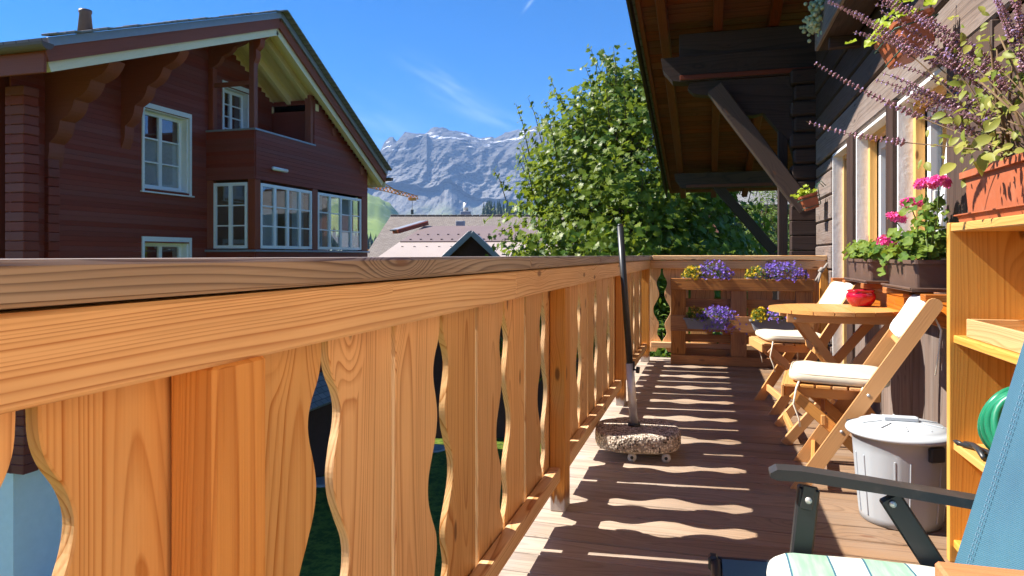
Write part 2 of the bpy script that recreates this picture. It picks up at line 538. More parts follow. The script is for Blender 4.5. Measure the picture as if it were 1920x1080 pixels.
M['leaf_tree'] = leafmat('maple_leaf', (0.05, 0.115, 0.012), (0.20, 0.255, 0.023), 0.40, 0.4)
M['leaf_thuja'] = leafmat('conifer_leaf', (0.10, 0.17, 0.03), (0.20, 0.27, 0.06), 0.2)
M['leaf_forest'] = leafmat('forest_leaf', (0.012, 0.03, 0.012), (0.03, 0.06, 0.02), 0.1)
M['sedum'] = leafmat('sedum_leaf', (0.42, 0.50, 0.30), (0.62, 0.68, 0.45), 0.15)
M['pink'] = leafmat('pink_petal', (0.86, 0.05, 0.32), (0.94, 0.13, 0.47), 0.2)
M['violet'] = leafmat('violet_petal', (0.16, 0.085, 0.55), (0.33, 0.20, 0.78), 0.2)
M['yellow'] = leafmat('yellow_petal', (0.75, 0.45, 0.012), (0.85, 0.60, 0.03), 0.2)
M['mauve'] = leafmat('mauve_petal', (0.30, 0.15, 0.19), (0.50, 0.29, 0.38), 0.2)
M['lilac'] = leafmat('lilac_petal', (0.42, 0.28, 0.60), (0.58, 0.45, 0.78), 0.2)
M['orange_paint'] = plain('orange_paint', (0.65, 0.22, 0.03), 0.5, 0.3, 0.1)
M['cranegrey'] = plain('crane_grey', (0.42, 0.45, 0.50), 0.5, 0.3, 0.1)

# ------------------------------------------------------------------ land, mountain, far buildings
GROUND = -4.9
VF = Matrix.Rotation(R(YAW), 4, 'Z')          # a frame turned like the far houses: x across, y away


def far(u, v, d):
    """point d metres away in the direction read off the photograph"""
    p = VF @ Vector((d * (u - 960) / 1300, d, 0))
    return Vector((p.x, p.y, CAM_Z + d * (479 - v) / 1300))


def boxes(name, lst, mat, parent=None, mw=None, mats=None, fm=None):
    V, F, MI = [], [], []
    for i, (x0, x1, y0, y1, z0, z1) in enumerate(lst):
        b = len(V)
        V += [(x, y, z) for x in (x0, x1) for y in (y0, y1) for z in (z0, z1)]
        F += [tuple(b + k for k in f) for f in ((0, 1, 3, 2), (4, 6, 7, 5), (0, 4, 5, 1), (2, 3, 7, 6), (0, 2, 6, 4), (1, 5, 7, 3))]
        MI += [fm[i] if fm else 0] * 6
    return mesh(name, V, F, mat, parent, mw, False, mats, MI if fm else None)


# grass
mg, t = newmat('lawn')
gp = t('NewGeometry').outputs['Position']
c = t.mix(t.noise(gp, 0.35, 5, 0.65), (0.10, 0.145, 0.018), (0.19, 0.235, 0.035))
c = t.mix(t.mapr(t.noise(gp, 5, 5, 0.75), 0.38, 0.62), c, (0.05, 0.085, 0.014))
finish(mg, t, c, 0.9, t('Bump', {'Height': t.noise(gp, 30, 4, 0.8), 'Strength': 0.35, 'Distance': 0.05}).outputs[0], 0.1)
M['lawn'] = mg
S = 4300
n = 40
gv = []
for i in range(n + 1):
    for j in range(n + 1):
        fx = (i / n * 2 - 1)
        fy = (j / n * 2 - 1)
        gv.append((S * fx * abs(fx), S * fy * abs(fy), GROUND))
gf = [(i * (n + 1) + j, (i + 1) * (n + 1) + j, (i + 1) * (n + 1) + j + 1, i * (n + 1) + j + 1) for i in range(n) for j in range(n)]
tag(mesh('ground', gv, gf, M['lawn']), kind='structure')

# round stone slabs set in the lawn
for (u_, v_, lab) in ((815, 842, 'round grey stone slab in the lawn seen through the railing'), (606, 905, 'grey stone slab by the foot of the red chalet')):
    dd_ = (CAM_Z - GROUND) * 1300 / (v_ - 479)
    pp_ = VF @ Vector((dd_ * (u_ - 960) / 1300, dd_, 0))
    V, F = lathe_geo([(0.0, 0.06), (0.30, 0.06), (0.36, 0.05), (0.38, 0.02), (0.38, -0.05), (0, -0.05)], 20)
    V = [(x * (1 + 0.08 * math.sin(3 * math.atan2(y, x))), y, z) for x, y, z in V]
    tag(mesh('stone_slab', V, F, plain('slab_stone', (0.30, 0.30, 0.29), 0.9, 0.1, 0.25, bump=0.4), None, Matrix.Translation((pp_.x, pp_.y, GROUND))), lab, 'stone slab', None, 'thing')

# mountain material
mm, t = newmat('mountain_rock')
g = t('NewGeometry')
pz = t('SeparateXYZ', [g.outputs['Position']]).outputs[2]
nz = t('SeparateXYZ', [g.outputs['Normal']]).outputs[2]
n1 = t.noise(g.outputs['Position'], 0.006, 6, 0.65)
n2 = t.noise(t.vm('MULTIPLY', g.outputs['Position'], (0.02, 0.02, 0.05)), 1.0, 6, 0.7)
strat = t.noise(t.vm('MULTIPLY', g.outputs['Position'], (0.003, 0.003, 0.06)), 1.0, 4, 0.7)
rock = t.mix(n2, (0.02, 0.021, 0.023), (0.085, 0.083, 0.083))
rock = t.mix(t.mapr(strat, 0.48, 0.58), rock, (0.11, 0.107, 0.104))
scree = t.mix(n2, (0.14, 0.137, 0.133), (0.25, 0.245, 0.235))
hz = t.m('ADD', pz, t.m('MULTIPLY', t.m('SUBTRACT', n1, 0.5), 220))
sl_ = t.m('ADD', nz, t.m('MULTIPLY', t.m('SUBTRACT', n2, 0.5), 0.5))
col = t.mix(t.m('MULTIPLY', t.mapr(sl_, 0.58, 0.74), t.mapr(hz, 430, 260, 0.25, 1.0)), rock, scree)
grass = t.mix(n2, (0.10, 0.16, 0.035), (0.24, 0.30, 0.08))
gm = t.m('MULTIPLY', t.mapr(hz, 190, 90), t.mapr(sl_, 0.45, 0.65))
col = t.mix(gm, col, grass)
sn = t.m('MULTIPLY', t.mapr(hz, 430, 500), t.mapr(t.noise(t.vm('MULTIPLY', g.outputs['Position'], (0.004, 0.004, 0.022)), 1.0, 4, 0.65), 0.585, 0.64))
col = t.mix(sn, col, (0.85, 0.86, 0.88))
finish(mm, t, col, 0.9, t('Bump', {'Height': n2, 'Strength': 1.0, 'Distance': 14}).outputs[0], 0.1)
M['mountain'] = mm


def lerp_prof(pr, u):
    if u <= pr[0][0]:
        return pr[0][1]
    for (a, va), (b, vb) in zip(pr, pr[1:]):
        if u <= b:
            return va + (vb - va) * (u - a) / (b - a)
    return pr[-1][1]


SIL = [(500, 345), (560, 330), (640, 322), (690, 312), (705, 300), (714, 283), (722, 266), (736, 257), (743, 268), (748, 263), (757, 252),
       (765, 248), (775, 252), (787, 251), (798, 254), (806, 245), (814, 240), (824, 241), (845, 245), (862, 249), (880, 253), (900, 262),
       (912, 261), (920, 258), (928, 263), (940, 254), (952, 249), (966, 246), (990, 243), (1010, 236), (1100, 218), (1250, 240), (1450, 262), (1700, 260)]
CLB = [(500, 390), (690, 352), (740, 345), (775, 352), (805, 362), (822, 352), (838, 332), (848, 330), (860, 352), (882, 372), (920, 378), (980, 380), (1100, 400), (1700, 400)]


def ridged(p, o=5):
    a, s, f = 0, 1.0, 1.0
    for _ in range(o):
        a += s * (1 - abs(mnoise.noise(p * f)))
        s *= 0.5
        f *= 2.1
    return a / 1.9 - 0.5


cols = 300
u_s = [500 + 1000 * i / cols for i in range(cols + 1)]
SS = [(0, 1500, None), (0.22, 2100, 477), (0.40, 2650, None), (0.82, 3080, None), (1.0, 3500, None)]
mv = []
NR = 150
for j in range(NR + 1):
    s = j / NR
    for u in u_s:
        jit = 16 * mnoise.noise(Vector((u / 40, s * 6, 3.3))) * (1 - s) ** 0.5
        top = lerp_prof(SIL, u) if s > 0.985 else 0
        sm = sum(lerp_prof(SIL, u + jit + q) for q in (-45, -30, -15, 0, 15, 30, 45)) / 7
        kk = max(0, (s - 0.80) / 0.2) ** 2
        top = sm * (1 - kk) + lerp_prof(SIL, u) * kk
        cb = sum(lerp_prof(CLB, u + jit * 1.5 + q) for q in (-14, 0, 14)) / 3
        if s < 0.22:
            k = s / 0.22
            d, v = 1500 + 600 * k, 484 - 10 * k
        elif s < 0.42:
            k = (s - 0.22) / 0.20
            d, v = 2100 + 600 * k, 474 + (cb - 474) * k ** 1.15
        elif s < 0.82:
            k = (s - 0.42) / 0.40
            d, v = 2700 + 330 * k, cb + (top + 26 * (1 if u > 800 else 0.45) - cb) * k
        else:
            k = (s - 0.82) / 0.18
            d, v = 3030 + 470 * k, top + 26 * (1 if u > 800 else 0.45) * (1 - k)
        p = far(u, v, d)
        q = Vector((p.x / 260, p.y / 260, p.z / 420))
        r1 = ridged(q * 1.0 + Vector((3, 1, 5)), 6)
        r2 = ridged(Vector((p.x / 55, p.y / 200, p.z / 210)), 5)
        amp = 0.15 if s < 0.22 else (0.35 if s < 0.42 else 1.0)
        fade = min(1, (1 - s) / 0.10)
        dd = (r1 * 170 + r2 * 85) * amp * (0.25 + 0.75 * fade)
        p2 = far(u, v, d - dd)
        p2.z += (r1 * 18 + r2 * 12) * amp * fade + (r2 * 16 + 22 * (ridged(Vector((p.x / 34, p.y / 150, 2.0)), 3) - 0.2)) * (1 - fade)
        mv.append(p2)
# back side
for u in u_s:
    mv.append(far(u, 470, 3950))
W_ = cols + 1
mf = [(j * W_ + i, j * W_ + i + 1, (j + 1) * W_ + i + 1, (j + 1) * W_ + i) for j in range(NR + 1) for i in range(cols)]
tag(mesh('mountain', mv, mf, M['mountain'], smooth=False), kind='structure')

# green foothills
mh, t = newmat('alpine_meadow')
g = t('NewGeometry')
n2 = t.noise(g.outputs['Position'], 0.02, 6, 0.7)
nz = t('SeparateXYZ', [g.outputs['Normal']]).outputs[2]
c = t.mix(t.noise(g.outputs['Position'], 0.008, 5, 0.6), (0.10, 0.17, 0.03), (0.27, 0.33, 0.08))
c = t.mix(t.mapr(n2, 0.55, 0.75), c, (0.05, 0.10, 0.025))
c = t.mix(t.m('MULTIPLY', t.mapr(n2, 0.42, 0.30), 0.7), c, (0.45, 0.44, 0.40))
finish(mh, t, c, 0.9, None, 0.1)
M['meadow'] = mh


def hill(name, prof, d0, d1, seed, rough):
    V, n_ = [], 70
    us = [prof[0][0] + (prof[-1][0] - prof[0][0]) * i / n_ for i in range(n_ + 1)]
    rows = 26
    for j in range(rows + 1):
        s = j / rows
        for u in us:
            tv = lerp_prof(prof, u)
            d = d0 + (d1 - d0) * s
            base = 479 + (CAM_Z - GROUND + 3) * 1300 / d
            v = base + (tv - base) * (s ** 0.85)
            p = far(u, v, d)
            r_ = ridged(Vector((p.x, p.y, p.z)) / (d1 * 0.12) + Vector((seed, 0, 0)), 5)
            p.z += r_ * rough * s
            V.append(p)
    for u in us:
        V.append(far(u, 484, d1 * 1.15))
    W2 = n_ + 1
    F = [(j * W2 + i, j * W2 + i + 1, (j + 1) * W2 + i + 1, (j + 1) * W2 + i) for j in range(rows + 1) for i in range(n_)]
    return tag(mesh(name, V, F, M['meadow'], smooth=True), kind='structure')


hill('hill', [(480, 330), (600, 345), (668, 372), (692, 375), (712, 384), (735, 405), (755, 428), (775, 452), (800, 474), (830, 481)], 800, 1500, 2.0, 75)
hill('hill', [(780, 478), (840, 470), (880, 462), (915, 408), (950, 396), (1000, 390), (1100, 395), (1250, 400), (1500, 395), (1700, 410)], 350, 640, 5.0, 8)

# far conifer woods: one mass
def conifers(name, spots, label):
    V, F = [], []
    for (p, h) in spots:
        for lay in range(7):
            z0 = p.z + h * (0.08 + 0.13 * lay)
            rr = h * 0.19 * (1 - lay / 7.6)
            k = 9
            b = len(V)
            V.append((p.x, p.y, z0 + h * 0.24))
            for q in range(k):
                a = 2 * math.pi * q / k + lay
                r_ = rr * random.uniform(0.6, 1.15)
                V.append((p.x + r_ * math.cos(a), p.y + r_ * math.sin(a), z0 + random.uniform(-.02, .02) * h))
            F += [(b, b + 1 + q, b + 1 + (q + 1) % k) for q in range(k)]
    return tag(mesh(name, V, F, M['leaf_forest']), label, 'forest', None, 'stuff')


sp = [(far(random.uniform(905, 990), 412 + random.uniform(-6, 8), 560 + random.uniform(-40, 20)), random.uniform(8, 14)) for _ in range(90)]
conifers('conifer_wood', sp, 'dark conifer wood on the slope above the grey shingle roof')
sp = [(far(random.uniform(600, 735), 478 + random.uniform(-10, 6), 420 + random.uniform(-60, 60)), random.uniform(7, 13)) for _ in range(150)]
conifers('conifer_wood', sp, 'dark blue conifer wood below the green alpine slope')

# materials of the far houses
def roofmat(name, ca, cb, sx_, sy_, bump):
    m_, t = newmat(name)
    tc = t('TexCoord').outputs['Object']
    br = t('TexBrick', {'Vector': tc, 'Color1': (*ca, 1), 'Color2': (*cb, 1), 'Mortar': (*[k * 0.45 for k in ca], 1), 'Scale': 1.0,
                        'Mortar Size': 0.012, 'Brick Width': sx_, 'Row Height': sy_, 'Bias': 0.0})
    c_ = t.mix(t.m('MULTIPLY', t.noise(tc, 3, 5, 0.7), 0.6), br.outputs[0], tuple(k * 0.7 for k in cb))
    finish(m_, t, c_, 0.85, t('Bump', {'Height': br.outputs[1], 'Strength': bump, 'Distance': 0.02, 'Invert': True} if False else {'Height': br.outputs[1], 'Strength': bump, 'Distance': 0.02}).outputs[0], 0.15)
    return m_


M['shingle'] = roofmat('grey_shingle', (0.19, 0.16, 0.14), (0.27, 0.235, 0.205), 0.22, 0.16, 0.6)
M['shinglegrey'] = roofmat('dark_shingle', (0.20, 0.195, 0.19), (0.29, 0.285, 0.28), 0.25, 0.18, 0.6)
M['sheet'] = plain('mauve_sheet', (0.185, 0.135, 0.125), 0.6, 0.4, 0.12, scale=0.8)
M['sheetpale'] = plain('pale_sheet', (0.38, 0.315, 0.28), 0.6, 0.4, 0.12, scale=0.8)
M['farwood'] = plain('far_dark_wood', (0.10, 0.045, 0.032), 0.8, 0.15, 0.25)


def slab(name, p, u_vec, v_vec, th, mat, parent):
    """roof sheet: corner p, sides u_vec and v_vec, thickness downwards; local x along u, y along v"""
    xa = u_vec.normalized()
    za = u_vec.cross(v_vec).normalized()
    if za.z < 0:
        za = -za
    ya = za.cross(xa)
    mw = Matrix((xa, ya, za)).transposed().to_4x4()
    mw.translation = p
    inv = mw.inverted()
    a, b = u_vec, v_vec
    V = []
    for q in (p, p + a, p + a + b, p + b):
        V.append(inv @ q)
    V += [v_ - Vector((0, 0, th)) for v_ in V]
    F = [(0, 1, 2, 3), (7, 6, 5, 4), (0, 4, 5, 1), (1, 5, 6, 2), (2, 6, 7, 3), (3, 7, 4, 0)]
    o = mesh(name, V, F, mat, parent, mw)
    bm = bmesh.new()
    bm.from_mesh(o.data)
    bmesh.ops.recalc_face_normals(bm, faces=bm.faces)
    bm.to_mesh(o.data)
    bm.free()
    return o


def vf(lx, ly, z):
    q = VF @ Vector((lx, ly, 0))
    return Vector((q.x, q.y, z))


# house with the wide grey shingle roof
hb = thing('shingle_roofed_house', vf(-2.5, 40, GROUND), 'far house with a wide grey-beige shingle roof behind the mauve metal roof', 'house')
slab('roof', vf(-7.0, 40, 3.28), vf(10.5, 0, 0), vf(0.0, -8.4, -2.75), 0.18, M['shingle'], hb)
slab('roof', vf(-7.0, 40.02, 3.28), vf(10.5, 0, 0), vf(0.0, 8.4, -2.75), 0.18, M['shingle'], hb)
for k in range(24):
    box('ridge_tile', -7.0 + k * 0.43, -6.6 + k * 0.43, 39.86, 40.16, 3.22, 3.35, M['shingle'], hb, 0.02, VF)
boxes('wall', [(-6.4, 3.0, 32.6, 47.4, GROUND, 0.62)], M['farwood'], hb, VF)
ch = box('chimney', -3.05, -2.45, 41.0, 41.5, 3.0, 3.62, M['zinc'], hb, 0.02, VF)
lathe('chimney_cowl', [(0.0, 0.5), (0.16, 0.5), (0.16, 0.0), (0.0, 0.0)], M['steel'], ch, vf(-2.75, 41.25, 3.62), 12)

# house with the mauve metal roof
FC = VF @ Matrix.Translation((-3.8, 30, 0)) @ Matrix.Rotation(R(-10.2), 4, 'Z')
hc = thing('metal_roofed_house', FC @ Vector((2.5, -3, GROUND)), 'far house with a mauve metal roof and pale lower sheets', 'house')


def fc(x, y, z):
    q = FC @ Vector((x, y, 0))
    return Vector((q.x, q.y, z))


def fcd(x, y, z):
    q = FC.to_3x3() @ Vector((x, y, 0))
    return Vector((q.x, q.y, z))


slab('upper_roof', fc(0, 0, 2.27), fcd(7, 0, 0), fcd(0, -3.1, -0.72), 0.1, M['sheet'], hc)
slab('lower_roof', fc(-0.06, -3.0, 1.53), fcd(7.1, 0, 0), fcd(0, -3.6, -0.92), 0.1, M['sheetpale'], hc)
slab('back_roof', fc(0, 0.02, 2.27), fcd(7, 0, 0), fcd(0, 5, -1.2), 0.1, M['sheet'], hc)
for rr_, zz_ in ((-1.9, 1.83), (-2.85, 1.61)):
    boxes('snow_guard', [(0.3 + k * 0.42, 0.38 + k * 0.42, rr_ - 0.02, rr_ + 0.02, zz_ - .02, zz_ + 0.04) for k in range(15)], M['sheet'], hc, FC)['kind'] = 'stuff'
boxes('snow_guard', [(0.3 + k * 0.48, 0.38 + k * 0.48, -3.84, -3.80, 1.29, 1.35) for k in range(13)], M['sheetpale'], hc, FC)['kind'] = 'stuff'
beam('dormer_edge', fc(-0.75, -1.55, 1.98), fc(0.06, 0.02, 2.40), 0.35, 0.16, M['housetrim'], hc)
slab('dormer_roof', fc(-0.98, -1.6, 2.06), fcd(0.35, 0, 0.02), fcd(0.78, 1.62, 0.44), 0.05, M['zinc'], hc)
boxes('wall', [(0.3, 6.7, -6.2, 4.6, GROUND, 0.7)], M['farwood'], hc, FC)
box('roof_vent', 1.35, 1.7, 0.2, 0.5, 2.2, 2.5, M['zinc'], hc, 0.02, FC)

# little gabled building
hd = thing('gabled_shed', vf(-1.3, 22, GROUND), 'small dark gabled building with grey bargeboards left of the maple', 'shed')
prism('gable_wall', [(-2.7, GROUND), (0.1, GROUND), (0.1, 0.35), (-1.3, 1.66), (-2.7, 0.35)], 'y', 22.4, 27, M['farwood'], hd, VF)
for sgn in (-1, 1):
    slab('roof', vf(-1.3, 22.0, 1.80), vf(0, 5.2, 0), vf(sgn * 1.75, 0, -1.62), 0.06, M['zinc'], hd)
    beam('bargeboard', vf(-1.3 + sgn * 0.01, 21.97, 1.72), vf(-1.3 + sgn * 1.72, 21.97, 0.12), 0.04, 0.17, M['zinc'], hd)

# house behind the trees on the right
he = thing('background_house', vf(11, 34, GROUND), 'house with grey roof glimpsed between the maple and the log corner', 'house')
slab('roof', vf(8.6, 30.5, 3.25), vf(9, 0, 0), vf(0, 4.5, 1.9), 0.2, M['shinglegrey'], he)
slab('roof', vf(8.6, 39.5, 3.25), vf(9, 0, 0), vf(0, -4.48, 1.9), 0.2, M['shinglegrey'], he)
boxes('wall', [(9.3, 17, 31.2, 39, GROUND, 3.3)], M['farwood'], he, VF)
boxes('ridge_cap', [(8.6, 17.6, 34.85, 35.15, 5.1, 5.22)], M['housetrim'], he, VF)

# tower crane
ck = thing('tower_crane', far(684, 479, 70) + Vector((0, 0, GROUND - 1)), 'tower crane with grey mast and orange lattice jib by the mountain', 'crane')
cb = far(684, 479, 70)
boxes('mast', [(cb.x - .2, cb.x + .2, cb.y - .2, cb.y + .2, GROUND, 7.4)], M['cranegrey'], ck)
boxes('base', [(cb.x - .5, cb.x + 1.0, cb.y - .6, cb.y + .6, GROUND, 1.62)], M['orange_paint'], ck)
j0, j1 = far(668, 346, 70), far(784, 373.5, 74)
V, F = [], []
segs = 16
for i in range(segs):
    a, b = j0.lerp(j1, i / segs), j0.lerp(j1, (i + 1) / segs)
    up_ = Vector((0, 0, 0.62 * (1 - 0.5 * i / segs)))
    for (q0, q1) in ((a, b), (a + up_, b + up_), (a, (a + b) / 2 + up_), ((a + b) / 2 + up_, b)):
        v_, f_ = tube_geo([q0, q1], 0.05, 4)
        F += [tuple(k + len(V) for k in f) for f in f_]
        V += v_
mesh('jib', V, F, M['orange_paint'], ck)
tube('tie_bar', [far(684, 320, 70), far(752, 364, 72.5)], 0.05, M['orange_paint'], ck, 4)
tube('tower_head', [Vector((cb.x, cb.y, 7.3)), far(684, 318, 70)], 0.14, M['orange_paint'], ck, 5)
box('trolley', -0.35, 0.35, -0.3, 0.3, -0.28, 0.0, M['orange_paint'], ck, 0.02, Matrix.Translation(far(773, 371, 73.6)))
tube('hoist_cable', [far(773, 372, 73.6), far(773, 396, 73.6)], 0.025, M['blackmetal'], ck, 4)
box('hook', -0.12, 0.12, -0.12, 0.12, -0.5, 0.0, M['blackmetal'], ck, 0.02, Matrix.Translation(far(773, 393, 73.6)))

# ------------------------------------------------------------------ the dark red chalet on the left
M['roomwall'] = wood('room_panelling', (0.45, 0.30, 0.16), (0.30, 0.18, 0.09), ring=0.02, contrast=0.5, knots=0.5)
HX, BX, VX = -11.1, -9.8, -9.4
AY, AZ = 13.82, 6.57
LS, RS = 0.402, 0.553
LY, RY = 8.0, 19.25


def roofz(y):
    return AZ - (LS * (AY - y) if y < AY else RS * (y - AY))


ha = thing('red_chalet', (-12, 13.8, GROUND), 'dark red timber chalet with bay windows and cream gable soffit across the lawn', 'house')
FX = Matrix(((0, -1, 0, 0), (1, 0, 0, 0), (0, 0, 1, 0), (0, 0, 0, 1)))       # faces +x: local x -> world y, outward -y -> +x


def window(parent, frame, x0, x1, z0, z1, cols, rows, fw_=0.055, mull=0.05, bar=0.02, depth=0.05, name='window', wmat=None, curtain=False, casing=0.0):
    """window in a frame whose outward side is -y; every pane is a child"""
    fr_ = []
    fr_ += [(x0, x1, -depth, 0, z0, z0 + fw_), (x0, x1, -depth, 0, z1 - fw_, z1)]
    fr_ += [(x0, x0 + fw_, -depth, 0, z0 + fw_, z1 - fw_), (x1 - fw_, x1, -depth, 0, z0 + fw_, z1 - fw_)]
    ix0, ix1, iz0, iz1 = x0 + fw_, x1 - fw_, z0 + fw_, z1 - fw_
    cw = (ix1 - ix0 - mull * (cols - 1)) / cols
    rh = (iz1 - iz0 - bar * (rows - 1)) / rows
    for i in range(1, cols):
        a = ix0 + i * cw + (i - 1) * mull
        fr_.append((a, a + mull, -depth - 0.006, -0.004, iz0, iz1))
    for i in range(cols):
        a = ix0 + i * (cw + mull)
        for j in range(1, rows):
            b = iz0 + j * rh + (j - 1) * bar
            fr_.append((a, a + cw, -depth + 0.008, -0.006, b, b + bar))
    o = boxes(name, fr_, wmat or M['pvc'], parent, frame)
    for i in range(cols):
        for j in range(rows):
            a = ix0 + i * (cw + mull) + cw / 2
            b = iz0 + j * (rh + bar) + rh / 2
            inst('pane', cbox_mesh(cw + 0.006, 0.006, rh + 0.006, 0.001, M['glass']), o, frame @ Matrix.Translation((a, -depth * 0.35, b)) @ Matrix.Rotation(random.uniform(-.012, .012), 4, 'Z'))
    return o


def cladding(parent, frame, holes, xl, xr, z0, z1, course=0.092, name='board', mat=None, proud=0.0):
    """horizontal boards: xl(z), xr(z) give the ends; holes are (x0, x1, z0, z1)"""
    z = z0
    k = 0
    while z < z1 - 0.02:
        zt = min(z + course, z1)
        zm = (z + zt) / 2
        spans = [(xl(zm), xr(zm))]
        for (a, b, c_, d_) in holes:
            if c_ < zm < d_:
                ns = []
                for (s0, s1) in spans:
                    if b <= s0 or a >= s1:
                        ns.append((s0, s1))
                    else:
                        if a > s0:
                            ns.append((s0, a))
                        if b < s1:
                            ns.append((b, s1))
                spans = ns
        for (s0, s1) in spans:
            if s1 - s0 > 0.03:
                pr = proud + random.uniform(0, 0.005)
                l = round(s1 - s0, 2)
                me = cbox_mesh(l, 0.035, zt - z - 0.0015, 0.002, mat or M['housered'])
                inst(name, me, parent, frame @ Matrix.Translation(((s0 + s1) / 2, -0.0175 - pr, zm)) @ Matrix.Rotation(R(-0.7), 4, 'X'))
        z = zt
        k += 1


# structural body behind the cladding
core = prism('wall', [(8.75, -2.6), (18.6, -2.6), (18.6, 3.4), (AY, AZ - 0.45), (8.75, roofz(8.75) - 0.45)], 'x', -21, HX - 0.25, M['housered'], ha)
FM = FX.copy(); FM.translation = (HX, 0, 0)
FB = FX.copy(); FB.translation = (BX, 0, 0)
BY = 13.41
wins = [(11.55, 12.83, 2.38, 4.03), (11.55, 12.83, -0.2, 1.29), (13.97, 14.95, 4.0, 5.05)]
cladding(core, FM, [(a - .02, b + .02, c_ - .02, d_ + .02) for a, b, c_, d_ in wins],
         lambda z: max(8.75, AY - (AZ - 0.36 - z) / LS), lambda z: min(18.6, AY + (AZ - 0.42 - z) / RS) if z > 3.82 else BY + 0.1, -2.6, 6.1)
boxes('plaster_base', [(-21, HX - 0.1, 8.9, 18.6, GROUND, -2.6)], M['plaster'], ha)
# windows in the main front, each set in a white reveal
for (a, b, c_, d_) in wins:
    rv = boxes('window_reveal', [(a, a + 0.03, 0, 0.24, c_, d_), (b - 0.03, b, 0, 0.24, c_, d_), (a + .03, b - .03, 0, 0.24, d_ - 0.03, d_), (a + .03, b - .03, 0, 0.24, c_, c_ + 0.03),
                                 (a - 0.06, a, -0.06, 0.02, c_ - 0.06, d_ + 0.10), (b, b + 0.06, -0.06, 0.02, c_ - 0.06, d_ + 0.10), (a, b, -0.06, 0.02, d_, d_ + 0.10), (a - 0.1, b + 0.1, -0.10, 0.02, c_ - 0.09, c_ - 0.061)],
               M['whitepaint'], ha, FM)
    boxes('curtain', [(a + .05, b - .05, 0.22, 0.225, c_ + .05, c_ + (d_ - c_) * 0.66)], M['lace'], rv, FM) if d_ < 4.5 else None
    fw2 = FM @ Matrix.Translation((0, 0.20, 0))
    window(ha, fw2, a + 0.03, b - 0.03, c_ + 0.03, d_ - 0.03, 2, 3, 0.07, 0.09, 0.03)
# corner pilasters of crossed logs
for y_, w_, pr in ((8.75, 0.28, 0.30), (9.35, 0.22, 0.12)):
    z = -2.6
    while z < (3.7 if y_ < 9 else 2.55):
        box('corner_log', HX - 0.1, HX + pr + random.uniform(0, .02), y_, y_ + w_, z, z + 0.155, M['housered'], ha, 0.012)
        z += 0.16


def bracket(y0, y1, pts, mat, parent):
    prism('bracket', pts, 'y', y0, y1, mat, parent)


def scallop(x0, z0, x1, z1, nb=4, depth=0.18):
    """carved console outline from the wall foot (x0, z0) to the tip (x1, z1)"""
    pts = [(x0, z1 + 0.02), (x0, z0)]
    for i in range(nb):
        a, b = i / nb, (i + 1) / nb
        for k in range(1, 8):
            s = a + (b - a) * k / 7
            e = s ** 1.5
            bx_ = x0 + (x1 - x0) * e
            bz = z0 + (z1 - z0) * (s ** 0.8)
            bul = math.sin(math.pi * k / 7) * depth
            pts.append((bx_ + bul * 0.75, bz - bul * 0.5))
    pts.append((x1, z1 + 0.02))
    return pts


for (y_, zb, wd_, zt_) in ((9.36, 2.45, 0.30, None), (10.98, 3.0, 0.22, None)):
    zt2 = roofz(y_) - 0.50
    bracket(y_, y_ + wd_, scallop(HX, zb, VX - 0.25, zt2, 5, 0.085), M['housetrim'], ha)
# bay: clad walls
bay = boxes('bay_wall', [(HX - .2, BX - 0.04, BY + 0.04, 18.66, -2.05, 1.10), (HX - .2, BX - 0.04, 15.85, 18.66, 2.72, 3.35), (HX - .2, BX - 0.04, BY + .04, 18.66, 2.72, 2.9)], M['housered'], ha)
prism('bay_gable', [(15.85, 3.3), (18.66, 3.3), (18.66, roofz(18.66) - 0.42), (15.85, roofz(15.85) - 0.42)], 'x', HX + .1, BX - 0.04, M['housered'], ha)
cladding(bay, FB, [], lambda z: BY, lambda z: 18.7, -2.05, 1.08)
cladding(bay, FB, [(BY - .1, 15.8, 3.82, 9)], lambda z: BY, lambda z: min(18.7, AY + (AZ - 0.40 - z) / RS), 2.72, 6.0)
FS = Matrix.Translation((0, BY, 0))
cladding(bay, FS, [], lambda z: HX, lambda z: BX + 0.02, -2.05, 1.08)
cladding(bay, FS, [], lambda z: HX, lambda z: BX + 0.02, 2.72, 3.82)
boxes('loggia_parapet', [(BX - 0.16, BX - 0.04, BY + .04, 15.8, 2.9, 3.80), (HX, BX - .16, BY + .04, BY + 0.16, 2.9, 3.80)], M['housered'], ha)
boxes('parapet_cap', [(BX - 0.2, BX + 0.06, BY - .06, 15.84, 3.82, 3.86), (HX, BX - .2, BY - .06, BY + 0.2, 3.82, 3.86)], M['zinc'], ha)
boxes('loggia_wall', [(HX + .0, BX - .05, 15.86, 15.95, 3.3, 5.0)], M['housered'], ha)
# window bands of the bay
window(ha, FB @ Matrix.Translation((0, 0.03, 0)), 13.60, 15.72, 1.16, 2.65, 4, 3, 0.07, 0.085, 0.03)
window(ha, FB @ Matrix.Translation((0, 0.03, 0)), 16.0, 18.35, 1.16, 2.65, 4, 3, 0.07, 0.085, 0.03)
window(ha, FS @ Matrix.Translation((0, 0.03, 0)), -10.88, -9.98, 1.16, 2.65, 2, 3, 0.07, 0.085, 0.03)
for (a, b, c_, d_) in ((BX - 0.16, BX + 0.03, BY - .03, 13.58), (BX - 0.12, BX + 0.03, 15.74, 15.98), (BX - .12, BX + .03, 18.37, 18.72)):
    box('bay_post', a, b, c_, d_, 1.08, 2.72, M['housetrim'], ha, 0.01)
box('bay_post', HX, -10.9, BY - .01, BY + 0.1, 1.08, 2.72, M['housetrim'], ha, 0.01)
box('bay_sill', BX - .1, BX + 0.09, BY - .09, 18.75, 1.08, 1.13, M['zinc'], ha, 0.008)
box('bay_sill', HX, BX - .1, BY - .09, BY + .1, 1.08, 1.13, M['zinc'], ha, 0.008)
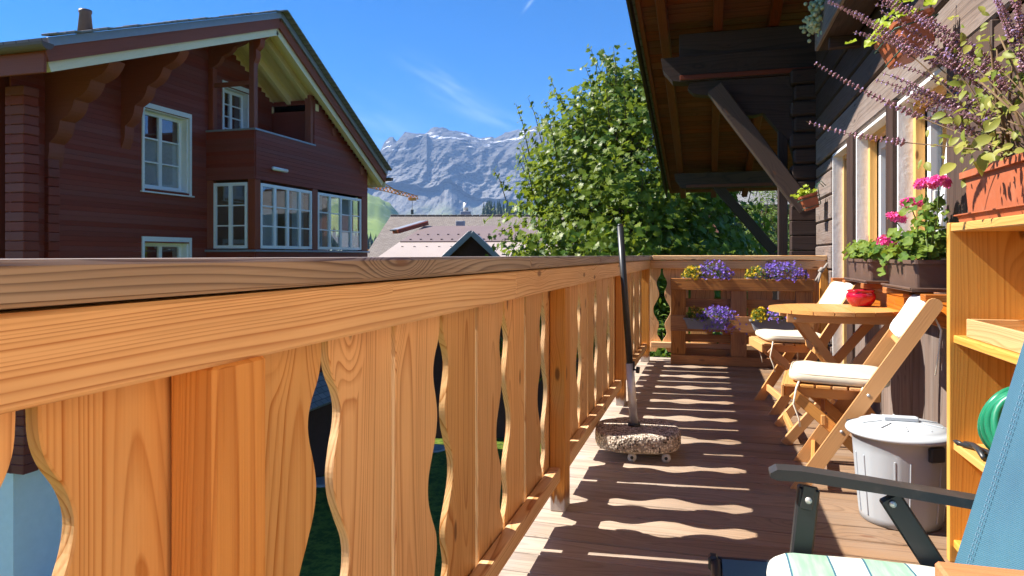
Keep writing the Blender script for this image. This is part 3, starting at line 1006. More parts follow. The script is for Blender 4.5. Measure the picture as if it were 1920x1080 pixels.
# loggia posts and rails
box('loggia_post', BX - 0.17, BX - 0.03, BY + 0.02, BY + 0.16, 3.86, roofz(BY) - 0.4, M['housetrim'], ha, 0.01)
box('loggia_post', HX + .04, HX + 0.18, BY + 0.02, BY + 0.16, 3.86, 5.3, M['housetrim'], ha, 0.01)
box('loggia_post', BX - 0.17, BX + 0.01, 15.68, 15.86, 3.86, roofz(15.8) - 0.36, M['housetrim'], ha, 0.01)
box('loggia_rail', HX + .1, BX - 0.1, BY + 0.05, BY + 0.13, 4.86, 4.96, M['housetrim'], ha, 0.01)
bracket(BY + .03, BY + .15, scallop(HX, 5.0, BX - 0.15, 5.95, 4, 0.06), M['housetrim'], ha)
bracket(BY + .02, BY + .18, scallop(BX - 0.05, 5.3, VX - 0.1, 6.1, 3, 0.06), M['housetrim'], ha)
tl = boxes('wall_lamp', [(-10, -9.9, 0, 0, 0, 0)], M['pvc'], ha) if False else tube('wall_lamp', [(BX + 0.10, 13.95, 3.02), (BX + 0.10, 14.5, 3.02)], 0.045, M['pvc'], ha, 10)
for (a, b) in ((13.62, 14.6), (15.2, 15.7), (16.05, 16.6), (17.5, 18.3)):
    boxes('curtain', [(a, b, 0.22, 0.235, 1.2, 2.1 if a < 15 else 2.6)], M['lace'], ha, FB)
boxes('interior_wall', [(HX + .05, BX - 0.3, BY + 1.6, BY + 1.7, 1.1, 2.7), (HX + .02, HX + .06, BY + .1, 18.6, 1.1, 2.7)], M['roomwall'], ha)
# pent roof and lower storey under the bay
slab('pent_roof', Vector((BX - 0.1, BY - .2, -2.02)), Vector((0, 5.6, 0)), Vector((0.85, 0, -0.62)), 0.08, M['shinglegrey'], ha)
boxes('lower_wall', [(HX, BX - 0.15, BY + .1, 18.6, GROUND, -2.05)], M['farwood'], ha)
# roof: shingle sheets, fascias, cream rafters
rl = Vector((0, LY - AY, roofz(LY) - AZ))
rr2 = Vector((0, RY - AY, roofz(RY) - AZ))
roof_l = slab('roof', Vector((VX, AY, AZ)), Vector((-13, 0, 0)), rl, 0.12, M['shinglegrey'], ha)
roof_r = slab('roof', Vector((VX, AY, AZ)), Vector((-13, 0, 0)), rr2, 0.12, M['shinglegrey'], ha)
# the ragged butts of the shingles along the verge
for side, (vec, yend) in enumerate(((rl, LY), (rr2, RY))):
    L_ = vec.length
    nseg = int(L_ / 0.16)
    for k in range(nseg):
        a = Vector((VX + 0.03, AY, AZ + 0.02)) + vec * (k / nseg)
        b = Vector((VX + 0.03, AY, AZ + 0.02)) + vec * ((k + 1.05) / nseg) + Vector((0, 0, random.uniform(0.0, 0.025) if side == 0 else 0.006))
        beam('shingle', a, b, 0.30, 0.028, M['shinglegrey'], roof_l if side == 0 else roof_r, 0.004)
for vec, nm in ((rl, 0), (rr2, 1)):
    a, b = Vector((VX, AY, AZ)), Vector((VX, AY, AZ)) + vec
    dn = Vector((0, 0, -1))
    beam('verge_flashing', a + dn * 0.07 + Vector((0.012, 0, 0)), b + dn * 0.07 + Vector((0.012, 0, 0)), 0.03, 0.13, M['zinc'], ha)
    beam('fascia', a + dn * 0.24 + Vector((-0.05, 0, 0)), b + dn * 0.24 + Vector((-0.05, 0, 0)), 0.05, 0.24, M['housetrim'], ha)
    beam('barge_rafter', a + dn * 0.40 + Vector((-0.16, 0, 0)), a + vec * 0.985 + dn * 0.40 + Vector((-0.16, 0, 0)), 0.14, 0.24, M['cream'], ha)
# soffits
slab('soffit', Vector((VX - .1, AY, AZ - 0.30)), Vector((-1.9, 0, 0)), rl, 0.03, M['housered'], ha)
for k in range(12):
    a = Vector((VX - 0.24 - k * 0.17, AY, AZ - 0.30))
    beam('soffit_board', a, a + rr2, 0.162, 0.025, M['cream'], ha)
for xr_ in (-9.95, -10.55, -11.15):
    a = Vector((xr_, AY, AZ - 0.40))
    beam('rafter', a + rr2 * 0.02, a + rr2 * 0.985, 0.12, 0.19, M['cream'], ha)
for y_ in (13.8, 16.75, 18.3):
    z_ = roofz(y_) - 0.62
    box('purlin', HX, VX - 0.32 if y_ > 14 else HX + .2, y_ - 0.09, y_ + 0.09, z_ - 0.1, z_ + 0.12, M['housetrim'], ha, 0.02)
box('purlin', HX, BX + 0.05, 15.85, 16.0, roofz(15.9) - 0.68, roofz(15.9) - 0.5, M['cream'], ha, 0.01)
beam('eave_board', Vector((VX - .05, RY, roofz(RY) - 0.34)), Vector((VX - 13, RY, roofz(RY) - 0.34)), 0.05, 0.3, M['cream'], ha)
beam('eave_board', Vector((VX - .05, LY, roofz(LY) - 0.36)), Vector((VX - 13, LY, roofz(LY) - 0.36)), 0.05, 0.32, M['housetrim'], ha)
# gutters
for gy, gz in ((LY - 0.1, roofz(LY) - 0.12), (RY + 0.1, roofz(RY) - 0.2)):
    V, F = [], []
    for i, xg in enumerate((VX + 0.12, VX - 13)):
        for k in range(9):
            a = math.pi * k / 8
            V.append((xg, gy - 0.1 * math.cos(a), gz - 0.1 * math.sin(a)))
    F = [(k, k + 1, 9 + k + 1, 9 + k) for k in range(8)] + [tuple(range(9))]
    mesh('gutter', V, F, M['copper'], ha)
lathe('flue', [(0, 0), (0.17, 0), (0.115, 0.62), (0.13, 0.64), (0.13, 0.70), (0, 0.70)], M['copper'], ha, (-13.0, 11.95, 5.62), 16)

# ------------------------------------------------------------------ balcony floor
WX = 1.03                                    # outer face of our own house wall
deck = bpy.data.objects.new('balcony_floor', None)
place(deck, None, Matrix.Translation((0.2, 3, -0.12)))
tag(deck, kind='structure')
y = -4.5  # planks carried on unseen behind the camera for more bounced light
while y < 6.86:
    w_ = 0.138
    box('plank', -0.70, WX + 0.06, y, y + w_ - 0.008, -0.03, random.uniform(-0.0015, 0.001), M['deck'], deck, 0.003)
    y += w_
for x_ in (-0.5, 0.3, 0.95):
    box('joist', x_ - .05, x_ + .05, -4.5, 6.85, -0.22, -0.032, M['darkwood'], deck)

# ------------------------------------------------------------------ railings
RX = -0.531        # inner face of the rail board
SX_ = -0.597       # inner face of the slats
Z_LOW, Z_RAIL, Z_SLIT, Z_CAP0, Z_CAP = 0.12, 0.875, 0.862, 0.958, 0.9968
PROF = [(0.076, .100), (0.105, .072), (0.14, .030), (0.175, .014), (0.20, .030), (0.23, .066), (0.255, .082), (0.285, .072), (0.325, .050), (0.36, .058), (0.40, .098), (0.44, .135), (0.475, .146), (0.51, .135), (0.555, .092),
        (0.595, .058), (0.635, .047), (0.675, .062), (0.71, .084), (0.74, .090), (0.77, .074), (0.80, .040), (0.825, .024), (0.862, .020), (0.94, .020)]


def gapw(z):
    for (a, wa), (b, wb) in zip(PROF, PROF[1:]):
        if z <= b:
            i = PROF.index((a, wa))
            k = (z - a) / (b - a)
            ta = (wb - PROF[max(i - 1, 0)][1]) / (b - PROF[max(i - 1, 0)][0]) * (b - a)
            n2_ = PROF[min(i + 2, len(PROF) - 1)]
            tb2 = (n2_[1] - wa) / (n2_[0] - a) * (b - a)
            return ((2 * k ** 3 - 3 * k * k + 1) * wa + (k ** 3 - 2 * k * k + k) * ta + (-2 * k ** 3 + 3 * k * k) * wb + (k ** 3 - k * k) * tb2)
    return PROF[-1][1]


ZS = [0.076 + (0.94 - 0.076) * i / 100 for i in range(101)]
SLATS = {}


def slat_mesh(wd, lp, rp, mat):
    """slat standing in local x = height (grain), y = width, z = thickness; lp/rp: is the left/right edge carved"""
    key = (round(wd, 4), lp, rp, mat.name)
    if key in SLATS:
        return SLATS[key]
    th, c_ = 0.017, 0.002
    L_, R_ = [], []
    for z in ZS:
        L_.append(-wd / 2 + (gapw(z) * .55 if lp else 0.011))
        R_.append(wd / 2 - (gapw(z) * .55 if rp else 0.011))
    n_ = len(ZS)
    bm = bmesh.new()
    ring = []
    for i, z in enumerate(ZS):
        hx = z - 0.508
        ring.append([bm.verts.new(p) for p in ((hx, L_[i] + c_, th / 2), (hx, L_[i], th / 2 - c_), (hx, L_[i], -th / 2), (hx, R_[i], -th / 2), (hx, R_[i], th / 2 - c_), (hx, R_[i] - c_, th / 2))])
    for i in range(n_ - 1):
        for k in range(6):
            bm.faces.new((ring[i][k], ring[i][(k + 1) % 6], ring[i + 1][(k + 1) % 6], ring[i + 1][k]))
    bm.faces.new(ring[0])
    bm.faces.new(ring[-1][::-1])
    bmesh.ops.recalc_face_normals(bm, faces=bm.faces)
    me = bpy.data.meshes.new('slat')
    bm.to_mesh(me)
    bm.free()
    me.materials.append(mat)
    SLATS[key] = me
    return me


rail = thing('balcony_railing', (-0.6, 3, 0), 'long honey-coloured larch balcony railing with carved slats on the left', 'railing')
seams = [(2.795 + .5134 * k, 1) for k in range(8)] + [(3.052 + .5134 * k, 0) for k in range(7)]
seams += [(2.545 - .5134 * k, 1) for k in range(8)] + [(2.288 - .5134 * k, 0) for k in range(8)]
seams.append((6.60, 0))
seams.sort()
for (a, pa), (b, pb) in zip(seams, seams[1:]):
    wd = b - a
    me = slat_mesh(wd, bool(pa), bool(pb), M['pine_slat'])
    # local x -> up, local y -> along the railing, local z -> inward (+x)
    mw = Matrix(((0, 0, 1, SX_ - 0.012 + random.uniform(-.001, .001)), (0, 1, 0, (a + b) / 2), (1, 0, 0, 0.508), (0, 0, 0, 1)))
    inst('slat', me, rail, mw)
for y_ in (-1.34, 0.66, 2.65, 4.64, 6.61):
    box('post', RX - 0.066 if y_ < 6 else RX - 0.085, RX - 0.004, y_, y_ + 0.097, 0.0, Z_RAIL - 0.001, M['pine_post'], rail, 0.004)
# rail boards with a butt joint, bottom rail between the posts, outer rails
for a, b in ((-1.6, 1.92), (1.921, 6.72)):
    box('top_rail', RX - 0.055, RX, a, b, Z_RAIL, Z_CAP0 - 0.004, M['pine'], rail, 0.004)
    box('outer_rail', SX_ - 0.075, SX_ - 0.026, a, b, Z_SLIT, Z_CAP0 - 0.002, M['pine'], rail, 0.004)
prev = -1.6
for y_ in (-1.34, 0.66, 2.65, 4.64, 6.61):
    box('bottom_rail', SX_ + 0.001, -0.553, prev, y_ - 0.001, Z_LOW, 0.174, M['pine'], rail, 0.004)
    prev = y_ + 0.098
for a, b in ((-1.6, 2.06), (2.062, 6.84)):
    box('handrail', RX - 0.155, RX + 0.008, a, b, Z_CAP0, Z_CAP, M['cap'], rail, 0.005)
box('corner_joint', RX - 0.155, RX + 0.02, 6.70, 6.85, Z_CAP0 - 0.001, Z_CAP + 0.001, M['cap'], rail, 0.004)

er = thing('end_railing', (0.2, 6.8, 0), 'short larch railing closing the balcony behind the pallet planter', 'railing')
EY = 6.72
seams = [(-0.66 + 0.2, 0)]
seams = [(-0.60, 0), (-0.428, 1), (-0.171, 0), (0.085, 1), (0.342, 0), (0.599, 1), (0.855, 0), (1.02, 0)]
for (a, pa), (b, pb) in zip(seams, seams[1:]):
    me = slat_mesh(b - a, bool(pa), bool(pb), M['pine_slat'])
    mw = Matrix(((0, 1, 0, (a + b) / 2), (0, 0, -1, EY + 0.078), (1, 0, 0, 0.508), (0, 0, 0, 1)))
    inst('slat', me, er, mw)
box('top_rail', RX, 1.02, EY, EY + 0.055, Z_RAIL, Z_CAP0 - .004, M['pine'], er, 0.004)
box('bottom_rail', RX, 1.02, EY + 0.02, EY + 0.065, Z_LOW, 0.174, M['pine'], er, 0.004)
box('handrail', RX + 0.022, 1.02, EY - 0.02, EY + 0.125, Z_CAP0, Z_CAP + .004, M['pine'], er, 0.005)
box('post', 0.955, 1.022, EY - .06, EY - 0.002, 0, Z_RAIL, M['pine_post'], er, 0.004)

# ------------------------------------------------------------------ our own timber house on the right
M['bouncecladding'] = wood('bounce_larch_cladding', (0.66, 0.46, 0.26), (0.46, 0.26, 0.11), ring=0.01, contrast=0.7)  # pale cladding invented for the unseen near wall, bounces sun onto the railing
M['strut'] = wood('strut_timber', (0.095, 0.058, 0.042), (0.04, 0.023, 0.017), ring=0.012, contrast=0.9, rough=0.65)
us = thing('timber_house', (WX, 4, -0.2), 'weathered dark timber house wall with windows and deep roof overhang on the right', 'house')
FO = Matrix(((0, 1, 0, WX), (-1, 0, 0, 0), (0, 0, 1, 0), (0, 0, 0, 1)))      # faces -x: local x -> -y, outward -y -> -x
ops = [(5.74, 6.52, -0.02, 1.87), (4.54, 5.53, 0.83, 1.87), (3.49, 4.39, 0.83, 1.87)]
# wall core with openings (boxes between them)
core = boxes('wall', [(WX + .03, WX + .4, 6.54, 7.45, -0.2, 4.0), (WX + .03, WX + .4, 5.55, 5.72, -0.2, 1.87), (WX + .03, WX + .4, 4.41, 4.52, -0.2, 1.87),
                      (WX + .03, WX + .4, -2.0, 3.47, -0.2, 1.87), (WX + .03, WX + .4, 4.52, 5.55, -0.2, 0.80), (WX + .03, WX + .4, 3.47, 4.41, -0.2, 0.80),
                      (WX + .03, WX + .4, -2.0, 6.54, 1.89, 5.4), (WX + .42, WX + 1.2, -2.0, 7.45, -0.2, 4.6)], M['darkwood'], us)
# heavy squared logs of the wall above and below the openings
z = 1.89
k = 0
while z < 4.4:
    h_ = (0.26, 0.20, 0.24, 0.22)[k % 4]
    box('log', WX - random.uniform(0, 0.012), WX + 0.06, -2.0, 7.43, z, z + h_ - 0.012, M['weathered'] if k < 1 else M['strut'] if k < 2 else M['darkwood'], us, 0.012)  # upper courses in darker timber, painting in the shade under the eave
    z += h_
    k += 1
y = 3.0
while y < 5.5:                               # upright boards below the sills
    box('wall_board', WX - 0.004 - random.uniform(0, .004), WX + 0.03, y, y + 0.205, 0.0, 0.80, M['weathered'], us, 0.004)
    y += 0.21
z = 0.0
k = 0
while z < 1.86:
    h_ = min(0.22, 1.87 - z)
    box('log', WX - random.uniform(0, 0.01), WX + 0.04, 6.56, 7.43, z, z + h_ - 0.012, M['weathered'], us, 0.012)
    box('log', WX - random.uniform(0, 0.01), WX + 0.04, 1.75, 2.98, z, z + h_ - 0.012, M['strut'], us, 0.012)
    box('bounce_board', WX - random.uniform(0, 0.01), WX + 0.04, -4.5, 1.74, z, z + h_ - 0.012, M['bouncecladding'], us, 0.012)  # added out of view, pale to throw light back at the railing
    z += h_
for a, b, z0 in ((5.535, 5.735, 0), (4.395, 4.535, 0.81), (3.2, 3.485, 0.81), (2.985, 3.195, 0.81)):
    box('wall_post', WX - 0.014 - (0.01 if a > 4 else 0.0), WX + 0.05, a, b, z0, 1.885, M['strut'] if a < 4 else M['darkwood'], us, 0.006)
box('wall_log_end', WX - 0.06, WX - 0.015, 3.24, 3.30, 0.95, 1.05, M['sillred'], us, 0.004)
# reveals, frames, windows
for i, (a, b, c_, d_) in enumerate(ops):
    rvl = boxes('window_reveal', [(WX + 0.004, WX + 0.08, b - 0.022, b, c_, d_ - .02), (WX + 0.004, WX + 0.08, a, a + 0.02, c_, d_ - .02), (WX + 0.004, WX + 0.08, a, b, d_ - 0.02, d_)], M['whitepaint'], us)
    x0 = WX + 0.08
    fr_ = [(x0, x0 + 0.05, b - 0.06, b, c_, d_), (x0, x0 + 0.05, a, a + 0.05, c_, d_), (x0, x0 + .05, a + .05, b - 0.06, d_ - 0.055, d_)]
    for (p0, p1, q0, q1, r0, r1) in fr_:
        box('window_casing', p0, p1, q0, q1, r0, r1, M['frame_orange'], us, 0.004)
    wf = FO @ Matrix.Translation((0, 0.19, 0))
    if i == 0:
        window(us, wf, -(b - 0.06), -(a + .05), c_ + 0.04, d_ - 0.06, 1, 1, 0.11, wmat=M['darkwood'], name='door')
        box('door_panel', WX + .2, WX + .232, b - .20, b - .10, 1.25, 1.62, M['frame_orange'], us, 0.003)
    else:
        window(us, wf, -(b - 0.06), -(a + .05), c_ + 0.04, d_ - 0.06, 2, 1, 0.06, 0.07, name='window')
# the open casement leaning out of the near window and the handles
p0_, p1_ = Vector((WX - 0.02, 3.60, 0.86)), Vector((WX + 0.06, 3.60, 1.62))
beam('casement_edge', p0_, p1_, 0.05, 0.045, M['pvc'], us, 0.004, up=(1, 0, 0))
beam('casement_pane', p0_ + Vector((.03, -.03, .05)), p1_ + Vector((.03, -.03, -.05)), 0.02, 0.08, M['glass'], us, 0.004, up=(1, 0, 0))
tube('window_handle', [(WX + .17, 4.93, 1.36), (WX + .13, 4.93, 1.36), (WX + .13, 4.86, 1.37)], 0.011, M['pvc'], us, 8)
box('window_hinge', WX + .14, WX + .17, 4.2, 4.24, 1.28, 1.35, M['steel'], us, 0.003)
# red sill board and battens
box('sill_board', WX - 0.085, WX - 0.06, 3.10, 5.52, 0.695, 0.79, M['sillred'], us, 0.004)
box('sill_top', WX - 0.09, WX + 0.1, 3.08, 5.53, 0.791, 0.812, M['sillred'], us, 0.003)
for y_ in (3.14, 3.78, 4.30, 4.86, 5.3):
    box('sill_batten', WX - 0.19, WX + 0.02, y_, y_ + 0.07, 0.812, 0.842, M['sillred'], us, 0.003)
for y_ in (3.2, 4.2, 5.3):
    box('sill_bracket', WX - 0.06, WX - 0.004, y_, y_ + 0.05, 0.66, 0.79, M['sillred'], us, 0.003)
box('hinge_plate', WX - 0.11, WX - 0.088, 3.1, 3.13, 0.74, 0.85, M['latch'], us, 0.002)
# crossed log wall that sticks out at the corner
z = 0.0
while z < 1.44:
    box('corner_log', 0.80 + random.uniform(-.008, .008), WX + 0.02, 7.46, 7.62, z, z + 0.148, M['darkwood'], us, 0.008)
    z += 0.15
box('corner_post', 0.70, 0.79, 7.66, 7.78, -0.2, 2.6, M['darkwood'], us, 0.006)
for k in range(9):
    z = 1.44 + k * 0.16
    x0 = 0.80 + (0.03 if k % 2 else 0)
    box('corbel_log', x0, WX + 0.3, 7.46, 7.62, z, z + 0.152, M['darkwood'], us, 0.02)


# overhanging roof: verge, soffit boards, rafters, purlins, struts
def orz(y):                                  # underside of the roof boards
    return 3.66 - 0.2085 * (y - 7.28) - 0.04


VXX = -0.78
roof = slab('roof', Vector((VXX, 0.5, orz(0.5) + 0.10)), Vector((3.4, 0, 0)), Vector((0, 13.35, orz(13.85) - orz(0.5))), 0.07, M['shinglegrey'], us)
ys = 3.4
while ys < 13.8:
    wb = random.choice((0.14, 0.16, 0.18, 0.20))
    zc = orz(ys + wb / 2) + 0.012
    beam('soffit_board', (VXX + 0.05, ys + wb / 2, zc), (WX + 0.35, ys + wb / 2, zc), wb - 0.008, 0.022, M['soffit'], roof, 0.003, up=(0, 0.204, 0.979))
    ys += wb
for xr_ in (-0.46, 0.10, 0.66):
    beam('rafter', (xr_, 3.4, orz(3.4) - 0.085), (xr_, 13.8, orz(13.8) - 0.085), 0.10, 0.155, M['rafter'], roof, 0.008)
beam('bargeboard', (VXX, 0.6, orz(0.6) + 0.0), (VXX, 13.85, orz(13.85) + 0.0), 0.035, 0.22, M['darkwood'], roof, 0.005)
beam('verge_batten', (VXX + .085, 0.6, orz(0.6) - 0.03), (VXX + .085, 13.8, orz(13.8) - 0.03), 0.05, 0.06, M['rafter'], roof, 0.005)
for k in range(56):
    y_ = 1.0 + k * 0.23
    box('shingle', VXX - 0.05, VXX + 0.3, y_, y_ + 0.26, orz(y_ + .13) + 0.10, orz(y_ + .13) + 0.135 + random.uniform(0, .02), M['shinglegrey'], roof, 0.004)
for (py, zt, xe) in ((7.70, orz(7.70) - 0.42, -0.49), (12.3, orz(12.3) - 0.17, -0.56), (2.6, orz(2.6) - 0.17, -0.5)):
    pl = prism('purlin', [(xe, zt), (xe + 0.02, zt - 0.12), (xe + 0.12, zt - 0.25), (xe + 0.2, zt - 0.26), (WX + 0.5, zt - 0.26), (WX + 0.5, zt)], 'y', py - 0.11, py + 0.11, M['darkwood'], us)
    box('carved_moulding', xe + 0.2, WX, py - 0.13, py - 0.111, zt - 0.25, zt - 0.20, M['rafter'], pl, 0.006)
    if py < 9 and py > 5:
        pts = [(WX, zt - 0.265), (-0.19, zt - 0.265), (-0.21, zt - 0.33), (-0.15, zt - 0.39), (-0.05, zt - 0.41), (0.14, zt - 0.43), (0.22, zt - 0.50), (0.26, zt - 0.60),
               (0.34, zt - 0.645), (0.46, zt - 0.655), (0.55, zt - 0.63), (0.60, zt - 0.70), (0.68, zt - 0.80), (0.80, zt - 0.92), (0.86, zt - 1.15), (WX, zt - 1.25)]
        prism('carved_bracket', pts, 'y', 7.63, 7.79, M['darkwood'], us)
box('filler_beam', -0.30, WX + 0.4, 7.63, 7.77, orz(7.70) - 0.418, orz(7.7) - 0.165, M['darkwood'], us, 0.01)
beam('strut', (0.95, 7.52, 1.46), (0.06, 7.52, 2.74), 0.13, 0.17, M['strut'], us, 0.01)
beam('strut', (1.06, 12.3, 1.06), (0.03, 12.3, 2.32), 0.13, 0.16, M['darkwood'], us, 0.01)
box('far_post', 1.0, 1.14, 12.23, 12.37, GROUND, 1.05, M['darkwood'], us, 0.01)
for y_ in (5.1, 9.2, 11.6):                  # row of fringe boards under the purlins
    pass
# weathered box on the upper floor
ub = thing('window_box', (0.9, 4.7, 2.54), 'weathered grey wooden flower box under the eaves with pale sedum', 'flower box')
box('bottom', 0.80, 1.0, 3.6, 5.65, 2.54, 2.565, M['darkwood'], ub)
box('front_board', 0.775, 0.799, 3.6, 5.66, 2.54, 2.76, M['weathered'], ub)
box('end_board', 0.80, 1.0, 5.63, 5.655, 2.566, 2.76, M['weathered'], ub)
boxes('soil', [(0.801, 1.0, 3.6, 5.62, 2.6, 2.72)], M['soil'], ub)
box('bracket', 0.82, 1.03, 5.3, 5.36, 2.46, 2.538, M['darkwood'], ub)


# ------------------------------------------------------------------ small builders for pots
def trough(name, parent, cx, cy, z0, l, wd, h, mat, mw=None, wall=0.008, taper=0.82, along='y', lip=0.008):
    """rectangular planter: tapered sides with rounded corners, rim lip and open top"""
    def ring(sx_, sy_, z, r):
        out = []
        for (qx, qy, a0) in ((1, 1, 0), (-1, 1, 90), (-1, -1, 180), (1, -1, 270)):
            for k in range(4):
                a = R(a0 + 30 * k)
                out.append((qx * (sx_ / 2 - r) + r * math.cos(a), qy * (sy_ / 2 - r) + r * math.sin(a), z))
        return out
    a, b = (wd, l) if along == 'y' else (l, wd)
    rows = [ring(a * taper, b * (1 - (1 - taper) * wd / l), 0, 0.015), ring(a * (0.9 + .1 * taper) - .006, b - .014, h * 0.86, 0.018), ring(a + lip, b + lip, h * 0.865, 0.02), ring(a + lip, b + lip, h, 0.02),
            ring(a - 2 * wall, b - 2 * wall, h, 0.014), ring(a - 2 * wall, b - 2 * wall, h * 0.82, 0.014)]
    V = [p for r_ in rows for p in r_]
    n_ = 16
    F = [(i * n_ + k, i * n_ + (k + 1) % n_, (i + 1) * n_ + (k + 1) % n_, (i + 1) * n_ + k) for i in range(len(rows) - 1) for k in range(n_)]
    F.append(tuple(range(n_ - 1, -1, -1)))
    F.append(tuple((len(rows) - 1) * n_ + k for k in range(n_)))
    fm = [0] * (len(F) - 1) + [1]
    return mesh(name, V, F, mat, parent, mw or Matrix.Translation((cx, cy, z0)), False, [mat, M['soil']], fm)


# ------------------------------------------------------------------ pallet planter and its troughs
pal = thing('wooden_pallet', (0.28, 6.62, 0), 'wooden pallet standing upright against the end railing as flower rack', 'pallet')
PX0, PX1 = -0.334, 0.891
for (z0, z1) in ((0.0, 0.085), (0.305, 0.45), (0.683, 0.79)):
    box('front_board', PX0, PX1, 6.555, 6.577, z0, z1, M['pallet'], pal)
for (a, b) in ((PX0 + .003, -0.20), (0.196, 0.334), (0.745, PX1 - .003)):
    box('upright', a, b, 6.579, 6.65, 0.0, 0.775, M['pallet'], pal)
for (z0, z1) in ((0.02, 0.14), (0.20, 0.27), (0.36, 0.45), (0.52, 0.60), (0.69, 0.78)):
    box('back_board', PX0, PX1, 6.652, 6.672, z0, z1, M['pallet'], pal)
for (z0) in (0.305, 0.683):
    box('pocket_floor', PX0 + .14, PX1 - .14, 6.578, 6.651, z0, z0 + .018, M['pallet'], pal)
troughs = []
for (x0, x1, yc, z0, nm) in ((-0.215, 0.165, 6.515, 0.335, 'grey plastic trough on the lower left of the pallet with spilling violet flowers'),
                             (0.355, 0.75, 6.515, 0.335, 'grey plastic trough on the lower right of the pallet beside the table'),
                             (-0.225, 0.155, 6.616, 0.705, 'trough of yellow and violet flowers on the upper left of the pallet'),
                             (0.335, 0.775, 6.616, 0.705, 'trough of yellow and violet flowers on the upper right of the pallet')):
    t_ = thing('flower_trough', ((x0 + x1) / 2, yc, z0), nm, 'planter', 'flower troughs on the pallet')
    trough('trough', t_, (x0 + x1) / 2, yc, z0, x1 - x0, 0.072, 0.095, M['greyplastic'], along='x')
    troughs.append(t_)

# ------------------------------------------------------------------ umbrella stand
usd = thing('parasol_stand', (-0.35, 3.55, 0), 'parasol stand with speckled concrete base on castors and bare black pole', 'parasol stand')
mt, t = newmat('exposed_aggregate')
tc = t('TexCoord').outputs['Object']
v1 = t('TexVoronoi', {'Vector': tc, 'Scale': 95})
sp = t('SeparateColor', [v1.outputs['Color']])
cc = t.ramp(sp.outputs[0], [(0.0, (0.05, 0.035, 0.03)), (0.18, (0.10, 0.07, 0.055)), (0.2, (0.58, 0.46, 0.36)), (0.6, (0.76, 0.66, 0.54)), (0.85, (0.84, 0.78, 0.68)), (1.0, (0.36, 0.22, 0.15))])
cc = t.mix(t.mapr(v1.outputs['Distance'], 0.38, 0.62), cc, (0.33, 0.27, 0.22))
finish(mt, t, cc, 0.75, t('Bump', {'Height': v1.outputs['Distance'], 'Strength': 0.9, 'Distance': 0.006, 'Invert': True} if False else {'Height': t.m('MULTIPLY', v1.outputs['Distance'], -1), 'Strength': 0.9, 'Distance': 0.006}).outputs[0], 0.3)
M['aggregate'] = mt
V, F = [], []
prof = [(0.88, 0.0), (0.965, 0.008), (1.0, 0.028), (1.0, 0.062), (0.985, 0.077), (0.955, 0.086), (0.90, 0.088), (0.5, 0.090), (0.12, 0.091)]
sg = 56
for (k_, z_) in prof:
    for q in range(sg):
        a = 2 * math.pi * q / sg
        ca, sa = math.cos(a), math.sin(a)
        rr_ = (abs(ca) ** 2.9 + abs(sa) ** 2.9) ** (-1 / 2.9)
        V.append((0.212 * rr_ * ca * k_, 0.20 * rr_ * sa * k_, z_))
F = [(i * sg + q, i * sg + (q + 1) % sg, (i + 1) * sg + (q + 1) % sg, (i + 1) * sg + q) for i in range(len(prof) - 1) for q in range(sg)]
F.append(tuple(range(sg - 1, -1, -1)))
F.append(tuple((len(prof) - 1) * sg + q for q in range(sg)))
base = mesh('concrete_base', V, F, M['aggregate'], usd, Matrix.Translation((-0.345, 3.55, 0.045)) @ Matrix.Rotation(R(8), 4, 'Z'), True)
for (dx_, dy_) in ((-0.01, -0.155), (0.15, -0.125), (-0.13, 0.10), (0.12, 0.13)):
    cx_, cy_ = -0.345 + dx_, 3.55 + dy_
    cs = tube('castor', [(cx_, cy_ - 0.011, 0.0225), (cx_, cy_ + 0.011, 0.0225)], 0.0215, M['castor'], usd, 18)
    tube('castor_hub', [(cx_, cy_ - 0.013, 0.0225), (cx_, cy_ + 0.013, 0.0225)], 0.008, M['blackmetal'], cs, 10)
pb = Vector((-0.362, 3.56, 0.13))
pt = Vector((-0.433, 3.56, 1.15))
pmid = pb.lerp(pt, 0.315)
tube('steel_tube', [pb, pmid], 0.0205, M['steel'], usd, 20)
tube('collar', [pb, pb + Vector((0, 0, 0.02))], 0.032, M['blackmetal'], usd, 20)
tube('pole', [pmid - (pt - pb) * 0.005, pt], 0.0165, M['blackmetal'], usd, 18)
tube('pole_tip', [pt, pt + Vector((-0.001, 0, 0.012))], [0.0165, 0.010], M['blackmetal'], usd, 14)
kb = tube('clamp_screw', [pmid + Vector((0.015, -0.01, -0.03)), pmid + Vector((0.042, -0.015, -0.03))], 0.005, M['blackmetal'], usd, 8)
tube('clamp_knob', [pmid + Vector((0.040, -0.015, -0.045)), pmid + Vector((0.044, -0.015, -0.015))], 0.010, M['blackmetal'], kb, 8)
tube('clamp_lever', [pmid + Vector((0.022, -0.012, -0.03)), pmid + Vector((0.022, -0.012, 0.012))], 0.005, M['blackmetal'], kb, 8)


